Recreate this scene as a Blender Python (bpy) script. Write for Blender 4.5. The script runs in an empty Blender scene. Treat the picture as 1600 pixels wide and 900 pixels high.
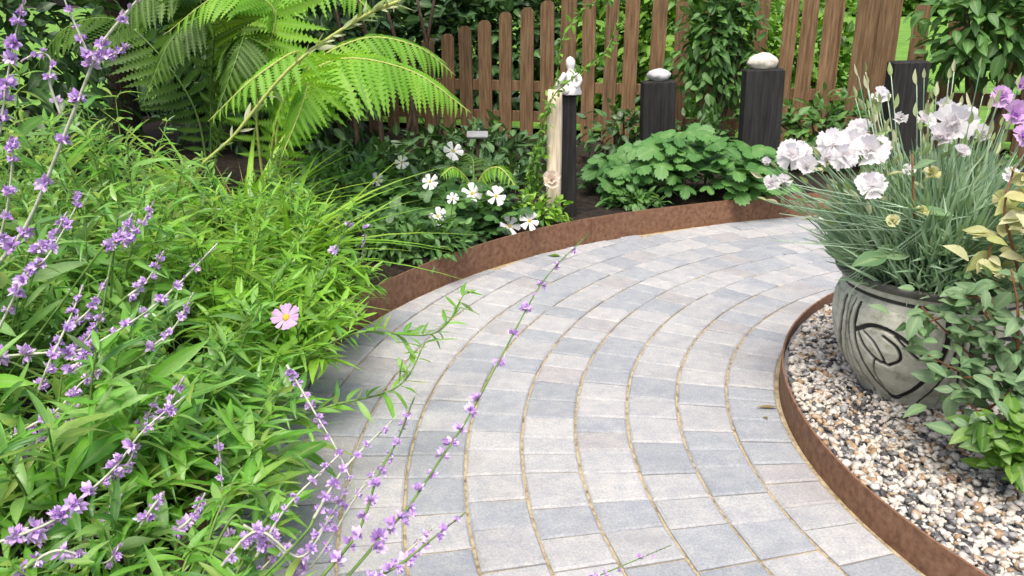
import bpy, math, random
import numpy as np
from mathutils import Vector, Matrix, Quaternion, noise as mnoise

random.seed(7); RNG = np.random.default_rng(7)
scene = bpy.context.scene
COL = scene.collection
R = math.radians

# ------------------------------------------------------------------ camera, sky, sun, exposure
CAM_H = 1.30; FPX = 1300.0; PITCH = R(19.0)
cam_d = bpy.data.cameras.new('camera'); cam = bpy.data.objects.new('camera', cam_d); COL.objects.link(cam)
cam.location = (0, 0, CAM_H); cam.rotation_euler = (math.pi/2 - PITCH, 0, 0)
cam_d.sensor_width = 36; cam_d.lens = 36*FPX/1600; cam_d.clip_start = .05; cam_d.clip_end = 600
scene.camera = cam

SUN_EL, SUN_AZ = R(64), R(192)        # azimuth clockwise from +Y (the view direction): behind the camera, to the left
world = bpy.data.worlds.new('World'); scene.world = world; world.use_nodes = True
wn = world.node_tree.nodes; wl = world.node_tree.links; wn.clear()
wo = wn.new('ShaderNodeOutputWorld'); wb = wn.new('ShaderNodeBackground'); sky = wn.new('ShaderNodeTexSky')
sky.sky_type = 'NISHITA'; sky.sun_disc = False; sky.sun_elevation = SUN_EL; sky.sun_rotation = SUN_AZ
sky.air_density = .7; sky.dust_density = 6.0; sky.ozone_density = 1.0
wb.inputs['Strength'].default_value = .15
wl.new(sky.outputs[0], wb.inputs[0]); wl.new(wb.outputs[0], wo.inputs[0])
sl = bpy.data.lights.new('sun', 'SUN'); sl.energy = 1.3; sl.angle = R(28); sl.color = (1, .97, .92)
sun = bpy.data.objects.new('sun', sl); COL.objects.link(sun); sun.location = (-3, -3, 9)
sd = Vector((math.sin(SUN_AZ)*math.cos(SUN_EL), math.cos(SUN_AZ)*math.cos(SUN_EL), math.sin(SUN_EL)))
sun.rotation_euler = sd.to_track_quat('Z', 'Y').to_euler()
vs = scene.view_settings; vs.view_transform = 'Standard'; vs.look = 'None'; vs.exposure = .86; vs.gamma = 1
scene.render.engine = 'CYCLES'
scene.cycles.max_bounces = 7; scene.cycles.transmission_bounces = 4; scene.cycles.transparent_max_bounces = 4
scene.render.resolution_x = 1024; scene.render.resolution_y = 576

# ------------------------------------------------------------------ projection helpers (pixels of the 1600x900 photograph)
SP, CP = math.sin(PITCH), math.cos(PITCH)
def ray(px, py):
    x = (px-800)/FPX; y = -(py-450)/FPX
    return Vector((x, CP+y*SP, -SP+y*CP))
def at(px, py, Y):                    # the point on that sight line at distance Y along +Y
    d = ray(px, py); return Vector((0, 0, CAM_H)) + d*(Y/d.y)
def atz(px, py, z):                   # ... at height z
    d = ray(px, py); return Vector((0, 0, CAM_H)) + d*((z-CAM_H)/d.z)
def proj(P):
    P = np.asarray(P, float).reshape(-1, 3)
    dp = P[:, 1]*CP - (P[:, 2]-CAM_H)*SP; up = P[:, 1]*SP + (P[:, 2]-CAM_H)*CP
    dp = np.maximum(dp, 1e-3)
    return np.c_[800+FPX*P[:, 0]/dp, 450-FPX*up/dp, dp]

# ------------------------------------------------------------------ mesh helpers
def mesh_np(name, V, F, mat=None, smooth=True):
    """V (n,3); F list of index tuples or an (m,k) array"""
    me = bpy.data.meshes.new(name); V = np.asarray(V, np.float32)
    if isinstance(F, np.ndarray):
        m, k = F.shape
        me.vertices.add(len(V)); me.vertices.foreach_set('co', V.ravel())
        me.loops.add(m*k); me.loops.foreach_set('vertex_index', F.astype(np.int32).ravel())
        me.polygons.add(m); me.polygons.foreach_set('loop_start', np.arange(0, m*k, k, dtype=np.int32))
        me.polygons.foreach_set('loop_total', np.full(m, k, np.int32))
        me.update(calc_edges=True)
    else:
        me.from_pydata([tuple(map(float, v)) for v in V], [], [tuple(map(int, f)) for f in F]); me.update()
    if smooth: me.polygons.foreach_set('use_smooth', np.ones(len(me.polygons), bool))
    if mat: me.materials.append(mat)
    return me
def link(name, data=None, parent=None, loc=None, mat4=None, **props):
    o = bpy.data.objects.new(name, data); COL.objects.link(o)
    if parent is not None: o.parent = parent
    if mat4 is not None: o.matrix_basis = mat4
    elif loc is not None: o.location = loc
    for k, v in props.items(): o[k] = v
    return o
def thing(name, loc, label, category, group=None):
    o = link(name, None, None, loc); o.empty_display_size = .05
    o['label'] = label; o['category'] = category
    if group: o['group'] = group
    return o
def tag(o, label, category, group=None):
    o['label'] = label; o['category'] = category
    if group: o['group'] = group
    return o
class MB:
    def __init__(s): s.V = []; s.F = []
    def add(s, V, F):
        n = len(s.V); s.V += [tuple(v) for v in V]; s.F += [tuple(i+n for i in f) for f in F]
    def box(s, c, size, rot=None, bev=0):
        sx, sy, sz = [k/2 for k in size]; c = Vector(c); V = []
        if bev:
            b = bev
            for z, i in ((-sz, b), (-sz+b, 0), (sz-b, 0), (sz, b)):
                for x, y in ((-1, -1), (1, -1), (1, 1), (-1, 1)): V.append(Vector((x*(sx-i), y*(sy-i), z)))
            F = [(3, 2, 1, 0), (12, 13, 14, 15)]
            for l in range(3):
                for k in range(4): F.append((l*4+k, l*4+(k+1) % 4, l*4+4+(k+1) % 4, l*4+4+k))
        else:
            for z in (-sz, sz):
                for x, y in ((-1, -1), (1, -1), (1, 1), (-1, 1)): V.append(Vector((x*sx, y*sy, z)))
            F = [(3, 2, 1, 0), (4, 5, 6, 7)]+[(k, (k+1) % 4, 4+(k+1) % 4, 4+k) for k in range(4)]
        if rot is not None: V = [rot @ v for v in V]
        s.add([v+c for v in V], F)
    def tube(s, pts, r0, r1=None, n=6):
        r1 = r0 if r1 is None else r1
        pts = [Vector(p) for p in pts]; m = len(pts); V = []; F = []; up = Vector((.13, .21, .97))
        for i, p in enumerate(pts):
            d = (pts[min(i+1, m-1)]-pts[max(i-1, 0)]).normalized()
            x = d.cross(up); x = x.normalized() if x.length > 1e-4 else Vector((1, 0, 0)); y = x.cross(d)
            r = r0+(r1-r0)*i/(m-1)
            for k in range(n):
                a = 2*math.pi*k/n; V.append(p+(x*math.cos(a)+y*math.sin(a))*r)
        for i in range(m-1):
            for k in range(n): F.append((i*n+k, i*n+(k+1) % n, i*n+n+(k+1) % n, i*n+n+k))
        F.append(tuple(range(n))[::-1]); F.append(tuple(range((m-1)*n, m*n)))
        s.add(V, F)
    def build(s, name, mat, parent=None, origin=None, smooth=True, **props):
        o = Vector(origin) if origin is not None else Vector((0, 0, 0))
        me = mesh_np(name, [Vector(v)-o for v in s.V], s.F, mat, smooth)
        return link(name, me, parent, **props)
def spline(P, n):
    """Catmull-Rom through P, n points"""
    P = [Vector(p) for p in P]; P = [P[0]*2-P[1]]+P+[P[-1]*2-P[-2]]; out = []
    m = len(P)-3
    for i in range(n):
        t = i/(n-1)*m; k = min(int(t), m-1); t -= k; a, b, c, d = P[k:k+4]
        out.append(.5*((2*b)+(c-a)*t+(2*a-5*b+4*c-d)*t*t+(3*b-a-3*c+d)*t**3))
    return out
def frame(d, up):
    y = Vector(d).normalized(); x = y.cross(Vector(up))
    if x.length < 1e-3: x = y.cross(Vector((.3, .9, .2)))
    x.normalize(); z = x.cross(y)
    return Matrix((x, y, z)).transposed()
def m4(rot, loc, s=1.0):
    m = (rot*s).to_4x4(); m.translation = Vector(loc); return m
def merged(name, base, mats, mat, parent=None, **props):
    """base=(V,F) repeated by 4x4 matrices, one mesh"""
    V, F = base; A = np.array([[list(r) for r in m] for m in mats])
    W = np.einsum('nij,kj->nki', A[:, :3, :3], V) + A[:, None, :3, 3]
    n, k = len(mats), len(V); F = np.asarray(F)
    FF = (F[None]+(np.arange(n)*k)[:, None, None]).reshape(-1, F.shape[1])
    return link(name, mesh_np(name, W.reshape(-1, 3), FF, mat), parent, **props)

# ------------------------------------------------------------------ materials
def new_mat(name):
    m = bpy.data.materials.new(name); m.use_nodes = True; n = m.node_tree.nodes; n.clear()
    return m, n, m.node_tree.links
def rnd_node(n, l):
    oi = n.new('ShaderNodeObjectInfo'); g = n.new('ShaderNodeNewGeometry'); a = n.new('ShaderNodeMath'); a.operation = 'ADD'
    f = n.new('ShaderNodeMath'); f.operation = 'FRACT'
    l.new(oi.outputs['Random'], a.inputs[0]); l.new(g.outputs['Random Per Island'], a.inputs[1]); l.new(a.outputs[0], f.inputs[0])
    return f.outputs[0]
def ramp(n, l, src, cols, interp='LINEAR', pos=None):
    r = n.new('ShaderNodeValToRGB'); e = r.color_ramp; e.interpolation = interp
    while len(e.elements) < len(cols): e.elements.new(.5)
    for i, c in enumerate(cols):
        e.elements[i].position = pos[i] if pos else (i/(len(cols)-1) if interp == 'LINEAR' else i/len(cols))
        e.elements[i].color = (*c, 1)
    l.new(src, r.inputs[0]); return r.outputs[0]
def noise_node(n, l, scale, detail=4, rough=.55, coord='Object', vec=None):
    t = n.new('ShaderNodeTexNoise'); t.inputs['Scale'].default_value = scale; t.inputs['Detail'].default_value = detail
    t.inputs['Roughness'].default_value = rough
    if vec is None:
        c = n.new('ShaderNodeTexCoord'); vec = c.outputs[coord]
    l.new(vec, t.inputs['Vector']); return t.outputs['Fac']
def mixc(n, l, fac, a, b, mode='MIX'):
    m = n.new('ShaderNodeMix'); m.data_type = 'RGBA'; m.blend_type = mode
    for s, v in ((0, fac), (6, a), (7, b)):
        if isinstance(v, (int, float)): m.inputs[s].default_value = v
        elif isinstance(v, tuple): m.inputs[s].default_value = (*v, 1)
        else: l.new(v, m.inputs[s])
    return m.outputs[2]
def bump(n, l, h, strength, dist=.01):
    b = n.new('ShaderNodeBump'); b.inputs['Strength'].default_value = strength; b.inputs['Distance'].default_value = dist
    l.new(h, b.inputs['Height']); return b.outputs[0]
def leaf_mat(name, cols, transl=.35, rough=.42, spec=.4, tint=(1.25, 1.2, .55), under=None):
    m, n, l = new_mat(name); r = rnd_node(n, l); c = ramp(n, l, r, cols)
    nz = noise_node(n, l, 14, 3)
    c = mixc(n, l, .35 if tint[0] > 1 else 0.0, c, ramp(n, l, nz, [(.25, .3, .2), (1.2, 1.15, .8)]), 'MULTIPLY')
    if tint[0] > 1:
        at_ = n.new('ShaderNodeAttribute'); at_.attribute_name = 'rib'; pw = n.new('ShaderNodeMath'); pw.operation = 'POWER'; pw.inputs[1].default_value = 5
        l.new(at_.outputs['Fac'], pw.inputs[0]); k_ = n.new('ShaderNodeMath'); k_.operation = 'MULTIPLY'; k_.inputs[1].default_value = .55; l.new(pw.outputs[0], k_.inputs[0])
        c = mixc(n, l, k_.outputs[0], c, mixc(n, l, .5, c, (.5, .6, .3)))
    if under:
        gm = n.new('ShaderNodeNewGeometry'); km = n.new('ShaderNodeMath'); km.operation = 'MULTIPLY'; km.inputs[1].default_value = .45
        l.new(gm.outputs['Backfacing'], km.inputs[0]); c = mixc(n, l, km.outputs[0], c, under)
    p = n.new('ShaderNodeBsdfPrincipled'); p.inputs['Roughness'].default_value = rough; p.inputs['Specular IOR Level'].default_value = spec
    t = n.new('ShaderNodeBsdfTranslucent'); mx = n.new('ShaderNodeMixShader'); mx.inputs[0].default_value = transl
    o = n.new('ShaderNodeOutputMaterial')
    l.new(c, p.inputs['Base Color'])
    l.new(mixc(n, l, 1.0, c, tint, 'MULTIPLY'), t.inputs['Color'])
    l.new(bump(n, l, noise_node(n, l, 60, 2), .25, .004), p.inputs['Normal'])
    l.new(p.outputs[0], mx.inputs[1]); l.new(t.outputs[0], mx.inputs[2]); l.new(mx.outputs[0], o.inputs[0])
    return m
def solid_mat(name, cols, scale=20, rough=.8, bmp=.4, bdist=.01, spec=.3, rand=False, stretch=None, detail=5):
    m, n, l = new_mat(name); p = n.new('ShaderNodeBsdfPrincipled'); o = n.new('ShaderNodeOutputMaterial')
    tc = n.new('ShaderNodeTexCoord'); vec = tc.outputs['Object']
    if stretch:
        mp = n.new('ShaderNodeMapping'); mp.inputs['Scale'].default_value = stretch; l.new(vec, mp.inputs['Vector']); vec = mp.outputs[0]
    if rand:
        oi = n.new('ShaderNodeObjectInfo'); vm = n.new('ShaderNodeVectorMath'); vm.operation = 'ADD'
        sc = n.new('ShaderNodeVectorMath'); sc.operation = 'SCALE'; sc.inputs['Scale'].default_value = 37
        l.new(oi.outputs['Random'], sc.inputs[0]); l.new(vec, vm.inputs[0]); l.new(sc.outputs[0], vm.inputs[1]); vec = vm.outputs[0]
    nz = noise_node(n, l, scale, detail, .6, vec=vec)
    c = ramp(n, l, nz, cols, pos=[.3+.4*i/(len(cols)-1) for i in range(len(cols))])
    if rand: c = mixc(n, l, .45, c, ramp(n, l, oi.outputs['Random'], [(.6, .6, .6), (1.25, 1.2, 1.15)]), 'MULTIPLY')
    l.new(c, p.inputs['Base Color']); p.inputs['Roughness'].default_value = rough; p.inputs['Specular IOR Level'].default_value = spec
    l.new(bump(n, l, noise_node(n, l, scale*3, 4, .6, vec=vec), bmp, bdist), p.inputs['Normal'])
    l.new(p.outputs[0], o.inputs[0]); return m

def paver_mat():
    m, n, l = new_mat('paver_concrete'); p = n.new('ShaderNodeBsdfPrincipled'); o = n.new('ShaderNodeOutputMaterial')
    r = rnd_node(n, l)
    base = ramp(n, l, r, [(.34, .355, .368), (.42, .416, .408), (.31, .326, .342), (.385, .385, .385), (.365, .355, .35), (.41, .41, .408), (.33, .346, .362), (.44, .435, .425)], 'CONSTANT')
    tc = n.new('ShaderNodeTexCoord'); g = n.new('ShaderNodeNewGeometry')
    big = noise_node(n, l, 7, 3, .6, vec=g.outputs['Position']); fine = noise_node(n, l, 160, 3, .7, vec=g.outputs['Position'])
    mid = noise_node(n, l, 17, 6, .7, vec=g.outputs['Position'])
    c = mixc(n, l, .55, base, ramp(n, l, mid, [(.74, .76, .8), (1.2, 1.14, 1.06)], pos=[.36, .64]), 'MULTIPLY')
    c = mixc(n, l, .3, c, ramp(n, l, big, [(.78, .78, .80), (1.12, 1.1, 1.08)], pos=[.3, .7]), 'MULTIPLY')
    c = mixc(n, l, .8, c, ramp(n, l, fine, [(.7, .7, .7), (1.15, 1.15, 1.15)], pos=[.3, .65]), 'MULTIPLY')
    c = mixc(n, l, 1.0, c, (.905, .93, .945), 'MULTIPLY')
    st_ = noise_node(n, l, 3.1, 6, .7, vec=g.outputs['Position']); c = mixc(n, l, ramp(n, l, st_, [(0, 0, 0), (.42, .42, .42)], pos=[.54, .74]), c, (.24, .235, .22))
    l.new(c, p.inputs['Base Color']); p.inputs['Roughness'].default_value = .8; p.inputs['Specular IOR Level'].default_value = .35
    l.new(bump(n, l, mid, .35, .006), p.inputs['Normal']); l.new(p.outputs[0], o.inputs[0]); return m
def stone_mat(name, cols):
    m, n, l = new_mat(name); p = n.new('ShaderNodeBsdfPrincipled'); o = n.new('ShaderNodeOutputMaterial')
    r = rnd_node(n, l); c = ramp(n, l, r, cols, 'CONSTANT')
    g = n.new('ShaderNodeNewGeometry'); nz = noise_node(n, l, 90, 4, .65, vec=g.outputs['Position'])
    c = mixc(n, l, .6, c, ramp(n, l, nz, [(.6, .58, .55), (1.25, 1.22, 1.18)], pos=[.3, .7]), 'MULTIPLY')
    l.new(c, p.inputs['Base Color']); p.inputs['Roughness'].default_value = .6; l.new(p.outputs[0], o.inputs[0]); return m

M = {}
M['paver'] = paver_mat()
M['sand'] = solid_mat('joint_sand', [(.16, .12, .07), (.42, .34, .2), (.52, .43, .27)], 40, .95, .8)
M['soil'] = solid_mat('soil', [(.012, .009, .007), (.03, .022, .015), (.06, .042, .028)], 22, .95, 1, .03)
M['lawn'] = solid_mat('lawn', [(.06, .14, .015), (.12, .26, .03), (.19, .36, .05)], 3, .9, .8, .05, detail=9)
M['steel'] = solid_mat('weathered_steel', [(.12, .06, .034), (.20, .105, .06), (.26, .15, .088)], 42, .78, .35, .003, detail=10)
M['gravel'] = stone_mat('gravel', [(0.498, 0.470, 0.415), (0.547, 0.527, 0.475), (0.182, 0.178, 0.177), (0.398, 0.300, 0.200), (0.498, 0.462, 0.392), (0.049, 0.048, 0.050), (0.315, 0.210, 0.122), (0.547, 0.502, 0.422), (0.299, 0.300, 0.292), (0.580, 0.559, 0.507), (0.531, 0.502, 0.446), (0.100, 0.102, 0.100), (0.448, 0.421, 0.376), (0.514, 0.486, 0.422)])
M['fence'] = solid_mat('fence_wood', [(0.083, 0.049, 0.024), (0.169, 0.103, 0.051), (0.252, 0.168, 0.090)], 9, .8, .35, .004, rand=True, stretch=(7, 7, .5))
M['post'] = solid_mat('charcoal_timber', [(0.009, 0.009, 0.009), (0.020, 0.020, 0.019), (0.037, 0.036, 0.033)], 8, .8, .6, .006, rand=True, stretch=(8, 8, .5))
M['pebble'] = solid_mat('pale_pebble', [(.42, .38, .30), (.62, .58, .5), (.7, .66, .58)], 14, .6, .15, rand=True)
M['greystone'] = solid_mat('grey_pebble', [(.28, .28, .28), (.48, .48, .48), (.56, .56, .56)], 12, .55, .15)
M['cream'] = solid_mat('peeled_timber', [(.45, .36, .22), (.68, .58, .42), (.76, .68, .54)], 8, .7, .3, .004, stretch=(7, 7, .6))
M['white_stone'] = solid_mat('white_stone', [(.6, .58, .54), (.74, .73, .7), (.8, .79, .77)], 16, .65, .2)
M['rock'] = solid_mat('mossy_rock', [(.10, .09, .04), (.24, .19, .12), (.34, .27, .19)], 10, .9, .8, .02)
M['slate'] = solid_mat('slate', [(.18, .19, .2), (.3, .31, .32)], 12, .6, .3)
M['bark'] = solid_mat('bark', [(.02, .014, .01), (.06, .04, .026), (.10, .07, .045)], 20, .9, .8, stretch=(3, 3, .6))
M['twig'] = solid_mat('brown_twig', [(.12, .05, .02), (.24, .11, .05)], 30, .7, .3)
M['deadleaf'] = leaf_mat('dead_frond', [(.13, .085, .035), (.26, .19, .09), (.19, .16, .07)], .15, .8, .1)
M['stem_pale'] = solid_mat('pale_stem', [(.28, .34, .20), (.46, .50, .36), (.58, .58, .5)], 30, .7, .2)
M['stem'] = solid_mat('green_stem', [(.07, .15, .03), (.16, .27, .06)], 30, .6, .2)
M['stem_yellow'] = solid_mat('yellow_green_stem', [(.30, .36, .07), (.46, .48, .16)], 30, .6, .2)
M['leaf_salvia'] = leaf_mat('salvia_leaf', [(0.046, 0.163, 0.029), (0.139, 0.420, 0.035), (0.242, 0.583, 0.058), (0.093, 0.304, 0.058), (0.372, 0.653, 0.208), (0.158, 0.466, 0.035), (0.074, 0.245, 0.058), (0.306, 0.583, 0.139), (0.186, 0.513, 0.058), (.36, .48, .12)], .5, .34, .7, under=(.5, .6, .4))
M['leaf_deep'] = leaf_mat('deep_salvia_leaf', [(0.065, 0.203, 0.039), (0.130, 0.378, 0.052), (0.195, 0.486, 0.065), (0.091, 0.270, 0.052), (0.338, 0.621, 0.156), (0.156, 0.432, 0.065)], .42, .32, .8, under=(.4, .5, .32))
M['leaf_pale'] = leaf_mat('pale_salvia_leaf', [(0.072, 0.220, 0.042), (0.216, 0.484, 0.084), (0.342, 0.616, 0.189), (0.135, 0.374, 0.063), (0.414, 0.660, 0.294), (0.180, 0.462, 0.053)], .5, .36, .6, under=(.52, .58, .42))
M['leaf_fine'] = leaf_mat('fine_leaf', [(0.143, 0.385, 0.038), (0.237, 0.550, 0.048), (0.331, 0.655, 0.070), (0.103, 0.279, 0.038)], .5, .36, .6, under=(.42, .52, .28))
M['leaf_strap'] = leaf_mat('strap_leaf', [(0.166, 0.397, 0.034), (0.270, 0.554, 0.052), (0.348, 0.554, 0.098)], .35, .4)
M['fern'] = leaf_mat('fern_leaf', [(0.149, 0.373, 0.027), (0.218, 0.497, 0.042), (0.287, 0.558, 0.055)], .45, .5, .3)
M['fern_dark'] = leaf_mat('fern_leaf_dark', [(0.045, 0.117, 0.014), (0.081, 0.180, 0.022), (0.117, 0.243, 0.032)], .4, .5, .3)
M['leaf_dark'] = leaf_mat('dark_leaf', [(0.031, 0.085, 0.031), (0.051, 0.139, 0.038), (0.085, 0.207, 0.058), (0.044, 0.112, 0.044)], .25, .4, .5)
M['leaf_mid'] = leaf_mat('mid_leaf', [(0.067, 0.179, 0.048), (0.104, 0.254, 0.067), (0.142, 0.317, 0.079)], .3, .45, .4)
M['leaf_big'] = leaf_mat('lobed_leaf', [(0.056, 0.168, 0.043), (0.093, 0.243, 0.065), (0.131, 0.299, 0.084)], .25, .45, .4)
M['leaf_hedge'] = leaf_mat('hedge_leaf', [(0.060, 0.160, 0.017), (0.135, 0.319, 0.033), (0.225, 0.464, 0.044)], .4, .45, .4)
M['leaf_grey'] = leaf_mat('grey_green_leaf', [(0.094, 0.195, 0.088), (0.154, 0.274, 0.137), (0.206, 0.323, 0.186), (0.120, 0.254, 0.105)], .25, .5, .4)
M['leaf_bright'] = leaf_mat('bright_leaf', [(0.069, 0.190, 0.017), (0.121, 0.276, 0.030), (0.173, 0.328, 0.052)], .35, .35, .5)
M['leaf_cream'] = leaf_mat('cream_leaf', [(.55, .52, .25), (.62, .62, .42), (.42, .46, .16)], .3, .5, .3)
M['dianthus'] = leaf_mat('dianthus_leaf', [(0.183, 0.327, 0.215), (0.327, 0.486, 0.342), (0.501, 0.661, 0.518), (0.263, 0.454, 0.278)], .2, .5, .3)
M['bud'] = leaf_mat('bud', [(.28, .42, .15), (.42, .52, .28), (.6, .6, .45)], .3, .5, .3)
M['petal_white'] = leaf_mat('white_petal', [(.82, .79, .80), (.86, .85, .85), (.84, .78, .80)], .5, .6, .2, (1, 1, 1))
M['petal_anemone'] = leaf_mat('anemone_petal', [(.8, .79, .78), (.86, .85, .84)], .3, .6, .2, (1, 1, 1))
M['petal_pink'] = leaf_mat('pink_petal', [(.60, .38, .64), (.68, .46, .70)], .3, .6, .2, (1, 1, 1))
M['petal_purple'] = leaf_mat('purple_petal', [(0.572, 0.324, 0.759), (0.700, 0.504, 0.860), (0.784, 0.648, 0.860), (0.445, 0.216, 0.624)], .3, .6, .2, (1, 1, 1))
M['eye'] = solid_mat('flower_eye', [(.35, .3, .04), (.55, .42, .06)], 200, .8, .5, .002)
M['violet_eye'] = solid_mat('violet_eye', [(.30, .10, .5), (.4, .16, .6)], 60, .7, .2)

# ------------------------------------------------------------------ leaf shapes (length 1 along +Y, normal +Z)
def blade(n=6, w=.2, fold=.25, droop=.25, shape=1.0, serr=0.0, tipw=0.0, wave=0.0):
    V = []; F = []
    for i in range(n+1):
        t = i/n; ww = w*.5*(math.sin(math.pi*min(.999, t**shape*.96+.03)))+tipw*t
        if serr and i % 2: ww *= 1-serr
        z = -droop*t*t; s = wave*math.sin(t*9)
        V += [(-ww, t, z+fold*ww+s), (0, t, z), (ww, t, z+fold*ww-s)]
    for i in range(n):
        a = i*3; F += [(a, a+1, a+4, a+3), (a+1, a+2, a+5, a+4)]
    return np.array(V, float), np.array(F)
def palmate(lobes=5, depth=.4, droop=.15, serr=.06):
    V = [(0, 0, 0), (0, .42, .03)]; k = lobes*8; ring = []
    for i in range(k+1):
        a = -math.pi*.86+2*math.pi*.86*i/k
        lob = abs(math.cos(a*lobes/1.72/2))**.8*1.15-.15
        r = .58*(1-depth+depth*lob)*(1-.22*abs(a)/math.pi)*(1+serr*(1 if i % 2 else -1))
        x, y = r*math.sin(a), .42+r*math.cos(a)
        ring.append((x, y, .03-droop*(x*x+(y-.42)**2)*1.6+.03*lob))
    V += ring; F = [(1, 2+i+1, 2+i) for i in range(k)]+[(1, 2, 2+k)]
    return np.array(V, float), np.array(F)
def petal(fr=.12, n=6, w=.9, cup=.25, back=.0):
    V = []; F = []
    rows = 4
    for r_ in range(rows+1):
        t = r_/rows; ww = w*.5*(.14+.86*t**.8)*(1 if t < .9 else .97)
        for j in range(n+1):
            u = j/n*2-1; y = t*(1-.12*u*u*t)
            if r_ == rows: y += fr*(.5 if j % 2 else -.5)
            V.append((ww*u, y, cup*t*t*(1-.0)+back*t-.12*u*u*t+.03*math.sin(j*2.1+r_)))
    for r_ in range(rows):
        for j in range(n):
            a = r_*(n+1)+j; F.append((a, a+1, a+n+2, a+n+1))
    return np.array(V, float), np.array(F)
def rot_mats(P, D, U, S):
    return [m4(frame(d, u), p, s) for p, d, u, s in zip(P, D, U, S)]
def set_rib(me, base, n=1):
    a_ = me.attributes.new('rib', 'FLOAT', 'POINT')
    a_.data.foreach_set('value', np.tile((np.abs(base[0][:, 0]) < 1e-6).astype(np.float32), n))
    return me
_mesh_cache = {}
def leaf_mesh(key, base, mat):
    if key not in _mesh_cache: _mesh_cache[key] = set_rib(mesh_np(key, base[0], np.asarray(base[1]), mat), base)
    return _mesh_cache[key]
def put_leaves(plant, mats, bases, mat, cap=280, name='leaf', rest='foliage', rng=random):
    """the nearest leaves in view become parts of their own, the rest one mass"""
    org = plant.location; P = np.array([m.translation for m in mats]); q = proj(P)
    inside = (q[:, 0] > -40) & (q[:, 0] < 1640) & (q[:, 1] > -40) & (q[:, 1] < 940)
    size = np.array([m.to_scale()[1] for m in mats])/q[:, 2]
    order = np.argsort(-(size*inside)); keep = set(order[:cap].tolist()) if cap else set()
    keep = {i for i in keep if inside[i]}
    rests = [[] for _ in bases]; key = mat.name+rest+'%d' % id(bases)
    for i, m in enumerate(mats):
        k = i % len(bases); m = m.copy(); m.translation -= org
        if i in keep: link(name, leaf_mesh(key+str(k), bases[k], mat), plant, mat4=m)
        else: rests[k].append(m)
    allm = [m for r_ in rests for m in r_]
    if allm:
        V = []; F = []; off = 0
        for k, r_ in enumerate(rests):
            if not r_: continue
            b, f = bases[k]; A = np.array([[list(q_) for q_ in m] for m in r_])
            W = np.einsum('nij,kj->nki', A[:, :3, :3], b)+A[:, None, :3, 3]
            V.append(W.reshape(-1, 3)); F.append((np.asarray(f)[None]+(np.arange(len(r_))*len(b))[:, None, None]).reshape(-1, f.shape[1])+off); off += len(r_)*len(b)
        me = mesh_np(rest, np.concatenate(V), np.concatenate(F), mat); a_ = me.attributes.new('rib', 'FLOAT', 'POINT')
        a_.data.foreach_set('value', np.concatenate([np.tile((np.abs(bases[k][0][:, 0]) < 1e-6).astype(np.float32), len(r_)) for k, r_ in enumerate(rests)]))
        link(rest, me, plant, kind='stuff')
LANCE = [blade(6, .225, .35, d, .85, wave=w) for d, w in ((.05, .01), (.25, .0), (.45, .015), (.15, -.02), (-.1, .01))]
NARROW = [blade(7, .165, .4, d, .85, wave=w) for d, w in ((.05, .012), (.25, .0), (.5, .015), (.15, -.02), (-.15, .01), (.7, .0))]
MIXED = NARROW+LANCE[:3]+[blade(7, .3, .3, .35, .8, wave=.02), blade(7, .1, .5, .6, .8), blade(7, .12, .4, .3, .9, wave=.01)]
OVAL = [blade(6, .5, .25, d, .8, wave=w) for d, w in ((.1, .02), (.3, .0), (.2, -.03))]
PALM = [palmate(5, .5, .4), palmate(5, .42, .2), palmate(7, .45, .55)]
GRASS = [blade(6, .045, .4, d, .6) for d in (.1, .3, .6)]

# ------------------------------------------------------------------ the path: rings round one centre
CX, CY = 2.54, 2.25; R_IN = 1.66; ROW = .17
_th = [30, 50, 80, 106, 120.6, 140.7, 160, 177, 190, 210, 240]; _ro = [3.15, 3.12, 3.08, 3.04, 3.03, 3.21, 3.335, 3.385, 3.36, 3.34, 3.34]
_tt = np.linspace(30, 240, 211); _rr = np.interp(_tt, _th, _ro); _k = np.hanning(31); _k /= _k.sum()
_rr = np.convolve(np.pad(_rr, 15, 'edge'), _k, 'valid')
def r_out(a): return float(np.interp(math.degrees(a), _tt, _rr))
def polar(r, a, z=0): return Vector((CX+r*math.cos(a), CY+r*math.sin(a), z))
TH0, TH1 = R(38), R(232)

# ground sheet to the horizon
g = 300
link('ground', mesh_np('ground', [(-g, -g, -.12), (g, -g, -.12), (g, g, -.12), (-g, g, -.12)], [(0, 1, 2, 3)], M['soil'], False), kind='structure')
# path bedding
path = link('path', None, None, (CX, CY, 0), kind='structure')
N = 120; V = []; F = []
for i in range(N+1):
    a = TH0+(TH1-TH0)*i/N
    for r in (R_IN-.012, 2.4, r_out(a)+.004): V.append(polar(r, a, -.0085)-Vector((CX, CY, 0)))
for i in range(N):
    for j in range(2): F.append((i*3+j, i*3+j+1, i*3+j+4, i*3+j+3))
link('joint_sand', mesh_np('joint_sand', V, F, M['sand'], False), path)
pv = []
for k in range(11):
    r0 = R_IN+ROW*k; rj = .004; a = TH0+random.uniform(0, .08)
    while a < TH1:
        L = random.choice((.10, .115, .13, .13, .145, .165, .18)); da = L/(r0+ROW/2); a2 = a+da
        o0 = min(r0+ROW-rj, r_out(a)-.012); o1 = min(r0+ROW-rj, r_out(a2)-.012)
        if min(o0, o1)-r0 > .035: pv.append((r0+rj, o0, o1, a+.0022/r0, a2-.0022/r0))
        a = a2
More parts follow.
